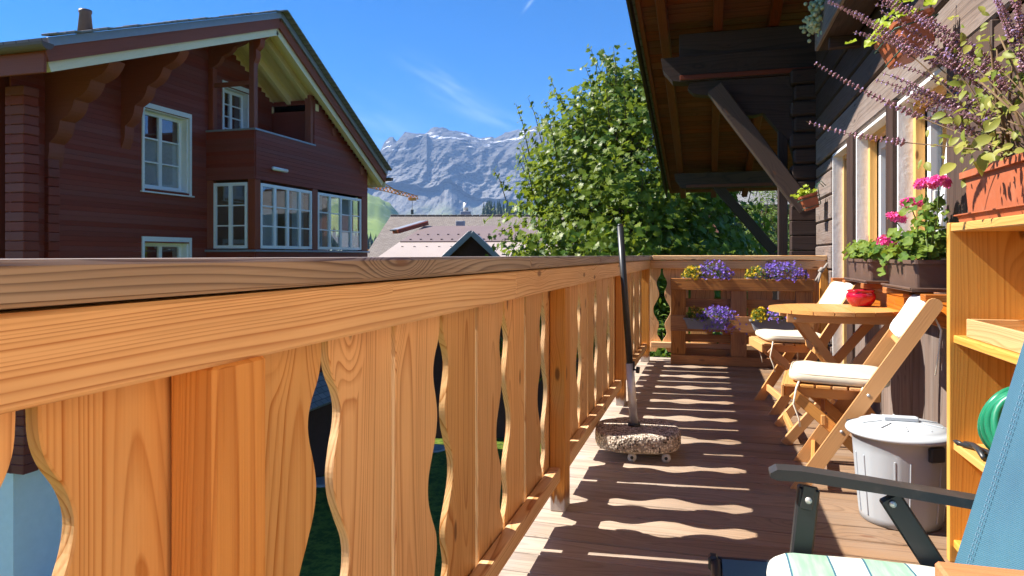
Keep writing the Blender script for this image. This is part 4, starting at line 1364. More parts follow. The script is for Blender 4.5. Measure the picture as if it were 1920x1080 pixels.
# ------------------------------------------------------------------ folding chairs and table
def cushion_mesh(l, wd, th, mat, puff=0.5, n_=12):
    V, F = [], []
    def sup(a, e):
        return math.copysign(abs(a) ** e, a)
    rows, cols_ = 14, 40
    for i in range(rows + 1):
        ph = -math.pi / 2 + math.pi * i / rows
        for k in range(cols_):
            th_ = 2 * math.pi * k / cols_
            x = sup(math.cos(ph), 0.28) * sup(math.cos(th_), 0.30) * l / 2
            y = sup(math.cos(ph), 0.28) * sup(math.sin(th_), 0.30) * wd / 2
            z = sup(math.sin(ph), 0.62) * th / 2
            rr_ = max(abs(x) / (l / 2), abs(y) / (wd / 2))
            z *= 1 - 0.22 * max(0, rr_ - 0.55)
            if z > 0:
                z += 0.006 * mnoise.noise(Vector((x * 11, y * 11, 1.0))) + 0.002 * mnoise.noise(Vector((x * 35, y * 35, 4.0))) 
            V.append((x, y, z))
    for i in range(rows):
        for k in range(cols_):
            F.append((i * cols_ + k, i * cols_ + (k + 1) % cols_, (i + 1) * cols_ + (k + 1) % cols_, (i + 1) * cols_ + k))
    me = bpy.data.meshes.new('cushion')
    me.from_pydata(V, [], F)
    me.polygons.foreach_set('use_smooth', [True] * len(F))
    me.materials.append(mat)
    return me


def piping(me_l, me_w, z, e, r=0.0028):
    pts = []
    for k in range(41):
        a = 2 * math.pi * k / 40
        pts.append((math.copysign(abs(math.cos(a)) ** .30, math.cos(a)) * me_l / 2 * e, math.copysign(abs(math.sin(a)) ** .30, math.sin(a)) * me_w / 2 * e, z))
    return pts


def make_chair(label):
    c_ = thing('folding_chair', (0, 0, 0), label, 'chair', 'folding chairs at the round table')
    W2 = 0.22
    tk = M['teak']
    for s in (-1, 1):
        yo = s * W2
        f0, f1 = Vector((0.06, yo, 0.0)), Vector((0.56, yo, 0.80))
        dirv_ = (f1 - f0).normalized()
        nv = Vector((-dirv_.z, 0, dirv_.x))
        # post with a rounded upper end and a flat foot
        hw = 0.029
        poly = [(f0.x - hw * 1.25, 0.0), (f0.x + hw * 1.15, 0.0)]
        e = f1 - nv * hw
        top = []
        for k in range(9):
            a = -math.pi / 2 + math.pi * k / 8
            q = f1 + dirv_ * (hw * math.cos(a)) + nv * (hw * math.sin(a))
            top.append((q.x, q.z))
        poly = [(f0.x - hw * 1.2, 0.0), (f0.x + hw * 1.2, 0.0)] + top
        l_ = (f1 - f0).length + hw
        # local frame with x along the post so that the grain follows it
        xa, za = dirv_, nv
        mw = Matrix((xa, za.cross(xa), za)).transposed().to_4x4()
        mw.translation = (f0 + f1) / 2
        inv = mw.inverted()
        n_ = len(poly)
        V = [inv @ Vector((p[0], yo - 0.0115, p[1])) for p in poly] + [inv @ Vector((p[0], yo + 0.0115, p[1])) for p in poly]
        F = [tuple(range(n_)), tuple(range(2 * n_ - 1, n_ - 1, -1))] + [(i, n_ + i, n_ + (i + 1) % n_, (i + 1) % n_) for i in range(n_)]
        po = mesh('post', V, F, tk, c_, mw)
        bm = bmesh.new()
        bm.from_mesh(po.data)
        bmesh.ops.recalc_face_normals(bm, faces=bm.faces)
        bm.to_mesh(po.data)
        bm.free()
        for fr in (0.33, 0.53):
            q = f0.lerp(f1, fr)
            tube('bolt', [q + Vector((0, s * 0.011, 0)), q + Vector((0, s * 0.014, 0))], 0.0065, M['steel'], po, 10)
        yi = s * (W2 - 0.026)
        beam('leg', (0.035, yi, 0.405), (0.50, yi, 0.0), 0.021, 0.045, tk, c_)
        c_.children
        box('seat_rail', 0.0, 0.375, s * (W2 - 0.052), s * (W2 - 0.074), 0.385, 0.43, tk, c_)
    for k in range(6):
        box('seat_slat', 0.0 + k * 0.064, 0.056 + k * 0.064, -W2 + 0.02, W2 - 0.02, 0.4305, 0.445, tk, c_)
    box('front_rail', -0.012, 0.0, -W2 + 0.02, W2 - 0.02, 0.385, 0.44, tk, c_)
    for zz_, xx_ in ((0.09, 0.115), (0.30, 0.155)):
        beam('stretcher', (xx_, -W2 + .012, zz_), (xx_, W2 - .012, zz_), 0.018, 0.045, tk, c_)
    beam('stretcher', (0.46, -W2 + .036, 0.06), (0.46, W2 - .036, 0.06), 0.018, 0.045, tk, c_)
    for fr in (0.80, 0.88, 0.96):
        q = Vector((0.06, 0, 0)).lerp(Vector((0.56, 0, 0.80)), fr)
        d_ = Vector((0.5, 0, 0.8)).normalized()
        beam('back_slat', q + Vector((0, -W2 + .012, 0)), q + Vector((0, W2 - .012, 0)), 0.052, 0.012, tk, c_, up=(-0.85, 0, 0.53))
    me = cushion_mesh(0.40, 0.40, 0.055, M['cushion'])
    sc_ = inst('seat_cushion', me, c_, Matrix.Translation((0.215, 0, 0.469)) @ Matrix.Rotation(R(1.2), 4, 'Y'))
    tube('piping', piping(0.40, 0.40, 0.017, 0.965), 0.0028, M['cushion'], sc_, 6, WM[sc_])
    # back cushion folded over the top slats
    V, F = [], []
    ang = math.atan2(0.80, 0.50)
    q = Vector((0.06, 0, 0)).lerp(Vector((0.56, 0, 0.80)), 0.895)
    me = cushion_mesh(0.20, 0.395, 0.072, M['cushion_white'])
    bc_ = inst('back_cushion', me, c_, Matrix.Translation(q) @ Matrix.Rotation(-ang, 4, 'Y') @ Matrix.Translation((0.012, 0, 0.012)))
    tube('piping', piping(0.20, 0.395, 0.02, 0.95), 0.0026, M['cushion_white'], bc_, 6, WM[bc_])
    # ribbon ties
    for (tx, ty) in ((0.05, -0.205), (0.30, -0.205), (0.06, 0.20), (0.32, 0.20)):
        s = random.uniform(-.02, .02)
        tube('tie', [(tx + .01, ty + (0.02 if ty < 0 else -.02), 0.455), (tx, ty - (0.008 if ty < 0 else -.008), 0.43), (tx - .012, ty - .004, 0.36), (tx + s, ty - .006, 0.30), (tx + s * 1.5, ty - .004, 0.265)],
             [0.0045, 0.0045, 0.004, 0.0035, 0.005], M['tie'], c_, 6)
    tube('tie', [(0.56, -0.20, 0.76), (0.585, -0.212, 0.70), (0.575, -0.21, 0.60), (0.565, -0.212, 0.52)], [0.004, 0.004, 0.003, 0.003], M['tie'], c_, 6)
    return c_


ch1 = make_chair('wooden folding chair with cream cushions nearer the white bin')
ch2 = copy_tree(ch1, Matrix.Translation((0.31, 4.855, 0)) @ Matrix.Rotation(R(8), 4, 'Z'))
ch2['label'] = 'wooden folding chair with cream cushions behind the table by the pallet'


def move_tree(o, mw):
    WM[o] = mw
    o.matrix_basis = mw


move_tree(ch1, Matrix.Translation((0.345, 3.42, 0)) @ Matrix.Rotation(R(-8), 4, 'Z'))

tb = thing('bistro_table', (0.66, 4.13, 0), 'round slatted wooden bistro table on crossed legs between the chairs', 'table')
TR, TZ = 0.335, 0.714
nsl = 7
for k in range(nsl):
    a = -TR + k * 2 * TR / nsl + 0.002
    b = -TR + (k + 1) * 2 * TR / nsl - 0.002
    m_ = 10
    pts = []
    for i in range(m_ + 1):
        xx = a + (b - a) * i / m_
        pts.append((xx, math.sqrt(max(0, TR * TR - xx * xx))))
    poly = [(0.66 + p, 4.13 + q) for p, q in pts] + [(0.66 + p, 4.13 - q) for p, q in reversed(pts)]
    poly = [p for i, p in enumerate(poly) if i == 0 or (Vector(p) - Vector(poly[i - 1])).length > 1e-4]
    if (Vector(poly[0]) - Vector(poly[-1])).length < 1e-4:
        poly.pop()
    o = prism('top_slat', [(p[1], -(p[0])) for p in poly], 'z', TZ - 0.02, TZ, M['teak'], tb, Matrix(((0, -1, 0, 0), (1, 0, 0, 0), (0, 0, 1, 0), (0, 0, 0, 1))))
for yy_ in (3.93, 4.33):
    box('apron', 0.40, 0.92, yy_ - 0.012, yy_ + 0.012, TZ - 0.068, TZ - 0.021, M['teak'], tb)
    beam('leg', (0.45, yy_ + 0.026, TZ - 0.03), (0.93, yy_ + 0.026, 0.0), 0.022, 0.05, M['teak'], tb)
    beam('leg', (0.90, yy_ + 0.0, TZ - 0.07), (0.39, yy_ + 0.0, 0.0), 0.022, 0.05, M['teak'], tb)
    tube('bolt', [(0.44, yy_ - 0.013, TZ - 0.045), (0.44, yy_ - 0.016, TZ - 0.045)], 0.007, M['steel'], tb, 10)
for (xx_, zz_) in ((0.43, 0.07), (0.88, 0.07), (0.55, 0.50)):
    box('stretcher', xx_ - 0.011, xx_ + 0.011, 3.945, 4.315, zz_ - 0.02, zz_ + 0.02, M['teak'], tb)
rp = thing('red_pot', (0.825, 4.28, TZ), 'glossy red glazed pot with a flared rim on the table', 'pot')
lathe('bowl', [(0, 0.0), (0.042, 0.0), (0.052, 0.006), (0.070, 0.030), (0.077, 0.052), (0.074, 0.070), (0.064, 0.080), (0.071, 0.087), (0.072, 0.092), (0.066, 0.093), (0.058, 0.084), (0.06, 0.05), (0.04, 0.012), (0, 0.01)],
      M['redglaze'], rp, (0.825, 4.28, TZ + .0005), 44)
boxes('rim_notch', [(-0.008, 0.008, -0.074, -0.064, 0.080, 0.0935)], M['redglaze'], rp, Matrix.Translation((0.825, 4.28, TZ)) @ Matrix.Rotation(R(-30), 4, 'Z'))

# ------------------------------------------------------------------ bin
bn = thing('plastic_bin', (0.70, 2.93, 0), 'round light grey plastic bin with ribbed lid beside the bookcase', 'bin')
BC = Vector((0.70, 2.93, 0))
V, F = [], []
sg = 96
prof = [(0.128, 0.0), (0.138, 0.004), (0.142, 0.03), (0.152, 0.14), (0.162, 0.27), (0.166, 0.315), (0.174, 0.322), (0.174, 0.335)]
for i, (r_, z_) in enumerate(prof):
    for q in range(sg):
        a = 2 * math.pi * q / sg
        dr = 0
        if 0.02 < z_ < 0.30 and i in (2, 3, 4):
            ph = (a * 10 / (2 * math.pi)) % 1
            dr = 0.0022 * max(0.0, 1 - abs(ph - 0.1) / 0.10)
        V.append(((r_ + dr) * math.cos(a), (r_ + dr) * math.sin(a), z_))
F = [(i * sg + q, i * sg + (q + 1) % sg, (i + 1) * sg + (q + 1) % sg, (i + 1) * sg + q) for i in range(len(prof) - 1) for q in range(sg)]
F.append(tuple(range(sg - 1, -1, -1)))
mesh('body', V, F, M['binbody'], bn, Matrix.Translation(BC), True)
for q in range(12):
    a = 2 * math.pi * (q // 2) / 6 + (0.16 if q % 2 else -0.16) + 0.35
    d_ = Vector((math.cos(a), math.sin(a), 0))
    beam('body_rib', BC + d_ * 0.1425 + Vector((0, 0, 0.03)), BC + d_ * 0.1605 + Vector((0, 0, 0.255)), 0.007, 0.007, M['binbody'], bn, 0.003, up=tuple(d_))
lid = lathe('lid', [(0.178, 0.325), (0.186, 0.327), (0.189, 0.335), (0.186, 0.343), (0.168, 0.350), (0.160, 0.352), (0.152, 0.357), (0.144, 0.364), (0.06, 0.374), (0, 0.375)], M['binlid'], bn, BC, 64)
for q in range(10):
    a = 2 * math.pi * (q + 0.4) / 10
    d_ = Vector((math.cos(a), math.sin(a), 0))
    beam('lid_rib', BC + d_ * 0.068 + Vector((0, 0, 0.375)), BC + d_ * 0.140 + Vector((0, 0, 0.367)), 0.004, 0.004, M['binlid'], lid, 0.001)
box('lid_handle', BC.x - 0.06, BC.x + 0.06, BC.y - .018, BC.y + .018, 0.3745, 0.391, M['binlid'], lid, 0.006)
for s in (-1, 1):
    ang = R(-20 if s > 0 else 130)
    d_ = Vector((math.cos(ang), math.sin(ang), 0))
    n_ = Vector((-d_.y, d_.x, 0))
    p = BC + d_ * 0.170
    tube('clip_handle', [p + n_ * 0.045 + Vector((0, 0, .30)), p + n_ * 0.045 + d_ * .025 + Vector((0, 0, .335)), p - n_ * 0.045 + d_ * .025 + Vector((0, 0, .335)), p - n_ * 0.045 + Vector((0, 0, .30))], 0.007, M['blackmetal'], bn, 8)
ang = R(-62)
d_ = Vector((math.cos(ang), math.sin(ang), 0))
beam('side_clip', BC + d_ * 0.172 + Vector((0, 0, 0.318)), BC + d_ * 0.172 + Vector((0, 0, 0.265)), 0.06, 0.02, M['blackmetal'], bn, 0.004, up=tuple(d_))

# ------------------------------------------------------------------ bookcase with things on it
bk = thing('open_bookcase', (0.88, 2.2, 0), 'orange-yellow varnished open wooden shelf unit against the wall', 'bookcase')
bx0, bx1, by0, by1, bz = 0.756, 1.012, 1.78, 2.59, 1.107
box('side_panel', bx0, bx1, by1 - 0.026, by1, 0.0, bz, M['varnish'], bk)
box('side_panel', bx0, bx1, by0, by0 + 0.026, 0.0, bz, M['varnish'], bk)
box('top_board', bx0 + .004, bx1, by0 + 0.0265, by1 - 0.0265, bz - 0.03, bz - 0.003, M['varnish'], bk)
for z_ in (0.715, 0.367, 0.05):
    box('shelf', bx0 + 0.012, bx1 - .012, by0 + 0.0265, by1 - 0.0265, z_, z_ + 0.026, M['varnish'], bk)
box('back_panel', bx1 - 0.0115, bx1 + .002, by0 + .0265, by1 - .0265, 0.0, bz - 0.031, M['varnish'], bk, 0.001)
wbx = thing('wooden_tray', (0.88, 2.25, 0.742), 'pale raw pine tray lying on the upper shelf', 'tray')
for a in ((0.785, 0.797, 1.86, 2.50, 0.742, 0.80), (0.985, 0.997, 1.86, 2.50, 0.742, 0.80), (0.797, 0.985, 2.488, 2.50, 0.742, 0.80), (0.797, 0.985, 1.86, 1.872, 0.742, 0.80), (0.797, .985, 1.872, 2.488, 0.742, 0.750)):
    box('board', *a, M['rawpine'], wbx, 0.002)
hs = thing('coiled_hose', (0.86, 2.36, 0.393), 'green coiled garden hose on the lower shelf', 'hose')
for k in range(4):
    pts = []
    yo = 2.36 - k * 0.034
    for q in range(33):
        a = 2 * math.pi * q / 32
        pts.append((0.868 + 0.085 * math.cos(a), yo + 0.02 * math.sin(a * 2 + k), 0.393 + 0.0125 + 0.10 + 0.10 * math.sin(a) + 0.002 * k))
    tube('hose_loop', pts, 0.0122, M['hose'], hs, 12)
scs = thing('garden_secateurs', (0.80, 2.44, 0.393), 'black secateurs lying on the lower shelf', 'secateurs')
tube('handle', [(0.772, 2.50, 0.402), (0.80, 2.46, 0.404), (0.82, 2.40, 0.402), (0.815, 2.33, 0.402)], [0.007, 0.008, 0.010, 0.008], M['blackmetal'], scs, 8)
tube('handle', [(0.785, 2.51, 0.404), (0.792, 2.46, 0.412), (0.79, 2.41, 0.412), (0.78, 2.34, 0.404)], [0.007, 0.008, 0.010, 0.008], M['blackmetal'], scs, 8)
tube('blade', [(0.775, 2.50, 0.403), (0.768, 2.53, 0.401), (0.764, 2.555, 0.400)], [0.006, 0.008, 0.001], M['blackmetal'], scs, 6)
bl = thing('blue_ball', (0.90, 2.0, 0.75), 'blue object peeking over the raw pine tray', 'ball')
M['bluething'] = plain('blue_plastic', (0.06, 0.14, 0.5), 0.4, 0.4)
V, F = lathe_geo([(0.06 * math.sin(math.pi * k / 12), -0.06 * math.cos(math.pi * k / 12)) for k in range(13)], 24)
mesh('ball', V, F, M['bluething'], bl, Matrix.Translation((0.87, 2.0, 0.812)), True)

# ------------------------------------------------------------------ recliner in the foreground
mt, t = newmat('blue_mesh_fabric')
tc = t('TexCoord').outputs['Object']
wv = t('TexWave', {'Vector': tc, 'Scale': 110.0, 'Distortion': 0.0}, wave_type='BANDS', bands_direction='DIAGONAL')
wv2 = t('TexWave', {'Vector': tc, 'Scale': 150.0, 'Distortion': 0.0}, wave_type='BANDS', bands_direction='Y')
f_ = t.m('MULTIPLY', wv.outputs['Fac'], wv2.outputs['Fac'])
cc = t.mix(f_, (0.035, 0.10, 0.165), (0.10, 0.205, 0.30))
cc = t.mix(t.m('MULTIPLY', t.noise(tc, 5, 3), 0.3), cc, (0.10, 0.32, 0.40))
finish(mt, t, cc, 0.6, t('Bump', {'Height': t.m('ADD', t.m('MULTIPLY', f_, 0.12), t.noise(t.vm('MULTIPLY', tc, (1.0, 3.0, 1.2)), 4, 2)), 'Strength': 0.6, 'Distance': 0.03}).outputs[0], 0.3)
M['bluemesh'] = mt
M['stitch'] = plain('pale_stitch', (0.17, 0.28, 0.37), 0.7, 0.2, 0.05)
rc = thing('reclining_chair', (0.35, 1.4, 0), 'black framed garden recliner with blue mesh back in the foreground', 'recliner')
y0c, y1c = 1.08, 1.635
# back: mesh sheet with rounded top, slightly bowed
V, F = [], []
nb, nw = 16, 14
b0, b1 = Vector((0.49, 0, 0.345)), Vector((0.675, 0, 1.04))
for i in range(nb + 1):
    p = b0.lerp(b1, i / nb)
    for k in range(nw + 1):
        w_ = k / nw
        inset = 0.0 if i < nb - 2 else (i - nb + 2) ** 2 * 0.012
        sag = 0.018 * math.sin(math.pi * w_)
        V.append((p.x + sag, y0c - 0.006 + inset + (y1c - y0c + 0.012 - 2 * inset) * w_, p.z))
F = [(i * (nw + 1) + k, i * (nw + 1) + k + 1, (i + 1) * (nw + 1) + k + 1, (i + 1) * (nw + 1) + k) for i in range(nb) for k in range(nw)]
V2 = [(v[0] + 0.004, v[1], v[2] - 0.001) for v in V]
nV = len(V)
F2 = F + [tuple(nV + i for i in f[::-1]) for f in F]
bkm = mesh('back_mesh', V + V2, F2, M['bluemesh'], rc, None, True)
for s, yy_ in ((0, y0c), (1, y1c)):
    tube('back_tube', [(b0.x - 0.02, yy_, b0.z - 0.10), (b0.x + .012, yy_, b0.z), (b1.x + .012, yy_, b1.z)], 0.0085, M['blackmetal'], rc, 12)
for yy_ in (y1c - 0.045, y1c - 0.056):
    for q in range(60):
        a = b0.lerp(b1, (q + 0.1) / 60)
        b = b0.lerp(b1, (q + 0.7) / 60)
        if q % 30 == 0:
            seam_v, seam_f = [], []
        v_, f_2 = tube_geo([(a.x - 0.003 + .004, yy_, a.z), (b.x - 0.003 + .004, yy_, b.z)], 0.0012, 4)
        seam_f += [tuple(k + len(seam_v) for k in f) for f in f_2]
        seam_v += v_
        if q % 30 == 29:
            mesh('stitching', seam_v, seam_f, M['stitch'], bkm)
# seat sling, cushion
V, F = [], []
s0, s1 = Vector((0.03, 0, 0.315)), Vector((0.50, 0, 0.335))
V = [(s0.x, y0c, s0.z), (s0.x, y1c, s0.z), (s1.x, y1c, s1.z), (s1.x, y0c, s1.z)]
V += [(v[0], v[1], v[2] - 0.006) for v in V]
st = mesh('seat_mesh', V, [(0, 1, 2, 3), (7, 6, 5, 4), (0, 4, 5, 1), (1, 5, 6, 2), (2, 6, 7, 3), (3, 7, 4, 0)], M['bluemesh'], rc)
for yy_ in (y0c - .008, y1c + .008):
    tube('seat_tube', [(s0.x - 0.012, yy_, s0.z - .012), (s1.x + 0.04, yy_, s1.z - .012)], 0.013, M['blackmetal'], rc, 12)
tube('front_tube', [(s0.x - 0.012, y0c, s0.z - .012), (s0.x - 0.012, y1c, s0.z - .012)], 0.013, M['blackmetal'], rc, 12)
box('end_cap', s0.x - 0.03, s0.x - .008, y1c - .005, y1c + 0.022, s0.z - .03, s0.z + .004, M['blackmetal'], rc, 0.006)
for yy_ in (y0c - 0.03, y1c + 0.03):
    arm_pts = [(0.135, 0.487), (0.15, 0.497), (0.20, 0.500), (0.34, 0.494), (0.56, 0.482), (0.56, 0.462), (0.36, 0.472), (0.21, 0.477), (0.15, 0.473), (0.135, 0.478)]
    arm_pts = [(p - 0.002, q + 0.028 - (p - 0.135) * 0.045) for p, q in arm_pts]
    prism('armrest', arm_pts, 'y', yy_ - 0.024, yy_ + 0.024, M['armrest'], rc)
    lg = beam('front_leg', (0.215, yy_, 0.485), (0.165, yy_, 0.0), 0.03, 0.045, M['blackmetal'], rc, 0.004)
    beam('arm_hinge', (0.215, yy_ - 0.018, 0.492), (0.207, yy_ - .018, 0.44), 0.006, 0.026, M['blackmetal'], rc, 0.004)
    tube('bolt', [(0.212, yy_ - 0.021, 0.462), (0.212, yy_ - 0.026, 0.462)], 0.007, M['steel'], lg, 10)
    br_ = beam('rear_brace', (0.375, yy_ - .004, 0.482), (0.475, yy_ - .004, 0.32), 0.02, 0.046, M['blackmetal'], rc, 0.004)
    beam('rear_leg', (0.475, yy_ - .002, 0.33), (0.60, yy_ - .002, 0.0), 0.03, 0.04, M['blackmetal'], rc, 0.004)
    tube('bolt', [(0.38, yy_ - 0.013, 0.468), (0.38, yy_ - 0.019, 0.468)], 0.007, M['steel'], br_, 10)
mt, t = newmat('striped_cushion')
tc = t('TexCoord').outputs['Object']
xx = t('SeparateXYZ', [tc]).outputs[0]
fr_ = t.m('FRACT', t.m('DIVIDE', t.m('ADD', xx, 0.30), 0.15))
cc = t.ramp(fr_, [(0.0, (0.72, 0.76, 0.68)), (0.47, (0.36, 0.58, 0.43)), (0.50, (0.36, 0.58, 0.43)), (0.52, (0.05, 0.14, 0.20)), (0.545, (0.05, 0.14, 0.20)), (0.55, (0.60, 0.60, 0.53)), (0.955, (0.60, 0.60, 0.53)), (0.97, (0.05, 0.14, 0.20))], 'CONSTANT')
gr = t.mix(t.mapr(t.noise(t.vm('MULTIPLY', tc, (8, 1, 1)), 9, 3), .3, .7), (0.24, 0.40, 0.29), (0.36, 0.50, 0.385))
isg = t.m('LESS_THAN', fr_, 0.52)
cc = t.mix(isg, cc, gr)
finish(mt, t, cc, 0.85, t('Bump', {'Height': t.noise(tc, 500, 2), 'Strength': 0.2, 'Distance': 0.002}).outputs[0], 0.1)
M['stripes'] = mt
cu = thing('striped_cushion', (0.32, 1.4, 0.34), 'green and white striped cushion lying on the recliner seat', 'cushion')
me = cushion_mesh(0.40, 0.53, 0.05, M['stripes'])
inst('cushion_pad', me, cu, Matrix.Translation((0.315, 1.365, 0.340)) @ Matrix.Rotation(R(-2), 4, 'Y'))

# side table corner in the lower right
stb = thing('side_table', (0.58, 0.78, 0), 'red-brown wooden side table corner in the lower right foreground', 'table')
for k in range(4):
    box('top_board', 0.284, 0.88, 1.023 - 0.118 * (k + 1) + 0.003, 1.023 - 0.118 * k, 0.577, 0.602, M['tablecorner'], stb, 0.004)
for (xx_, yy_) in ((0.33, 0.97), (0.82, 0.97), (0.33, 0.60), (0.82, 0.60)):
    box('leg', xx_ - .02, xx_ + .02, yy_ - .02, yy_ + .02, 0, 0.576, M['tablecorner'], stb)

# ------------------------------------------------------------------ plants
def leaf_mesh(name, pts, mat, cup=0.15):
    """flat leaf outline as a fan, bent along the middle"""
    V = [(0, 0, 0)] + [(x, y, cup * abs(y) - 0.25 * cup * x * x / 0.05 * 0.3) for x, y in pts]
    F = [(0, i, i + 1) for i in range(1, len(pts))]
    me = bpy.data.meshes.new(name)
    me.from_pydata(V, [], F)
    me.materials.append(mat)
    return me


def round_leaf(r, mat, name='leaf', seed=0):
    rn = random.Random(seed)
    V = [(0, 0, -0.006)]
    n_ = 18
    for k in range(n_ + 1):
        a = R(-165 + 330 * k / n_)
        rr_ = r * (1.0 + (0.09 if k % 3 == 1 else -0.03)) * rn.uniform(0.95, 1.05)
        V.append((rr_ * math.cos(a) + r * 0.1, rr_ * math.sin(a), r * 0.22 * math.sin(a * 3.0) + r * 0.1))
    F = [(0, i, i + 1) for i in range(1, n_ + 1)]
    me = bpy.data.meshes.new(name)
    me.from_pydata(V, [], F)
    me.materials.append(mat)
    me.polygons.foreach_set('use_smooth', [True] * len(F))
    return me


def oval_leaf(l, wd, mat, name='leaf'):
    n_ = 6
    V, F = [], []
    for i in range(n_ + 1):
        s = i / n_
        hw = wd / 2 * math.sin(math.pi * min(1, s * 0.93 + 0.05)) ** 0.8 if 0 < i < n_ else 0.001
        z = -l * 0.22 * s * s
        V += [(l * s, -hw, z + hw * 0.35), (l * s, 0, z), (l * s, hw, z + hw * 0.35)]
    for i in range(n_):
        for k in range(2):
            F.append((i * 3 + k, i * 3 + k + 1, i * 3 + 3 + k + 1, i * 3 + 3 + k))
    me = bpy.data.meshes.new(name)
    me.from_pydata(V, [], F)
    me.materials.append(mat)
    me.polygons.foreach_set('use_smooth', [True] * len(F))
    return me


def orient(p, nrm, tang_hint=None, s=1.0, roll=None):
    za = Vector(nrm).normalized()
    xa = Vector(tang_hint) if tang_hint is not None else Vector((random.uniform(-1, 1), random.uniform(-1, 1), random.uniform(-1, 1)))
    xa = (xa - za * xa.dot(za))
    xa = xa.normalized() if xa.length > 1e-4 else za.orthogonal().normalized()
    ya = za.cross(xa)
    mw = Matrix((xa * s, ya * s, za * s)).transposed().to_4x4()
    mw.translation = p
    return mw


def blob_flowers(name, parent, pts, size, mat, petals=5):
    """many tiny flowers joined into one mass"""
    V, F = [], []
    for p in pts:
        nrm = Vector((random.gauss(-.3, .6), random.gauss(-.5, .6), random.gauss(.5, .5))).normalized()
        mw = orient(Vector(p), nrm, None, size * random.uniform(.7, 1.25))
        b = len(V)
        V.append(mw @ Vector((0, 0, -0.15)))
        for k in range(petals):
            a0 = 2 * math.pi * k / petals
            for da, rr_ in ((-.45, .75), (0, 1.0), (.45, .75)):
                V.append(mw @ Vector((rr_ * math.cos(a0 + da), rr_ * math.sin(a0 + da), 0.2)))
            q = b + 1 + 3 * k
            F += [(b, q, q + 1), (b, q + 1, q + 2)]
    return tag(mesh(name, V, F, mat, parent), kind='stuff')


def mini_leaves(name, parent, pts, size, mat):
    V, F = [], []
    for p in pts:
        nrm = Vector((random.gauss(-.2, .7), random.gauss(-.4, .7), random.gauss(.6, .5))).normalized()
        mw = orient(Vector(p), nrm, None, size * random.uniform(.6, 1.3))
        b = len(V)
        V += [mw @ Vector(q) for q in ((-1, 0, 0), (0, -.4, .1), (1, 0, 0), (0, .4, .1))]
        F.append((b, b + 1, b + 2, b + 3))
    return tag(mesh(name, V, F, mat, parent), kind='stuff')


def cloud(c, r, n_, top=True):
    out = []
    for _ in range(n_):
        d = Vector((random.gauss(0, 1), random.gauss(0, 1), random.gauss(0, 1))).normalized()
        if top and d.z < -0.2:
            d.z = -d.z
        k = random.uniform(0.55, 1.08)
        out.append(Vector((c[0] + d.x * r[0] * k, c[1] + d.y * r[1] * k, c[2] + d.z * r[2] * k)))
    return out


# flowers of the four troughs: (yellow centre, yellow radii, violet centre, violet radii)
spec = [((-0.10, 6.50, 0.43), (0.10, 0.05, 0.105), (0.08, 6.46, 0.42), (0.17, 0.06, 0.12), 20, 260),
        ((0.44, 6.50, 0.43), (0.085, 0.05, 0.10), (0.60, 6.50, 0.44), (0.12, 0.06, 0.11), 110, 150),
        ((-0.13, 6.60, 0.795), (0.11, 0.06, 0.11), (0.05, 6.59, 0.80), (0.16, 0.07, 0.14), 120, 260),
        ((0.43, 6.60, 0.795), (0.12, 0.06, 0.11), (0.63, 6.59, 0.80), (0.20, 0.07, 0.14), 80, 340)]
for t_, (yc, yr, vc, vr, ny, nv_) in zip(troughs, spec):
    mini_leaves('foliage', t_, cloud(yc, [k * .95 for k in yr], 420), 0.011, M['leaf_geranium'])
    mini_leaves('foliage', t_, cloud(vc, [k * .9 for k in vr], 420), 0.009, M['leaf_geranium'])
    blob_flowers('yellow_flowers', t_, cloud(yc, [k * 1.05 for k in yr], ny), 0.011, M['yellow'])
    pts = cloud(vc, [k * 1.08 for k in vr], nv_)
    if vc[1] < 6.55 and vc[0] < 0.3:
        pts += [Vector((random.gauss(0.10, 0.07), 6.455 + random.gauss(0, .02), random.uniform(0.30, 0.42))) for _ in range(70)]
    blob_flowers('violet_flowers', t_, pts, 0.0125, M['violet'])

# geranium planters on the sill
GL = [round_leaf(0.0225, M['leaf_geranium'], 'leaf', k) for k in range(3)]


def umbel_mesh(r, seed):
    rn = random.Random(seed)
    V, F = [], []
    for _ in range(70):
        d = Vector((rn.gauss(0, 1), rn.gauss(0, 1), rn.gauss(.25, .8))).normalized()
        if d.z < -.35:
            d.z = abs(d.z)
        c_ = Vector((d.x * r, d.y * r, d.z * r * .62)) * rn.uniform(.75, 1.05)
        mw = orient(c_, d + Vector((rn.gauss(0, .3), rn.gauss(0, .3), rn.gauss(0, .3))), (rn.uniform(-1, 1), rn.uniform(-1, 1), rn.uniform(-1, 1)), r * 0.34)
        b = len(V)
        V.append(mw @ Vector((0, 0, -.1)))
        for k in range(5):
            a0 = 2 * math.pi * k / 5
            for da, rr_ in ((-.5, .7), (0, 1.0), (.5, .7)):
                V.append(mw @ Vector((rr_ * math.cos(a0 + da), rr_ * math.sin(a0 + da), .2)))
            q = b + 1 + 3 * k
            F += [(b, q, q + 1), (b, q + 1, q + 2)]
    me = bpy.data.meshes.new('flower_head')
    me.from_pydata(V, [], F)
    me.materials.append(M['pink'])
    return me


UM = [umbel_mesh(0.043, k) for k in range(3)]


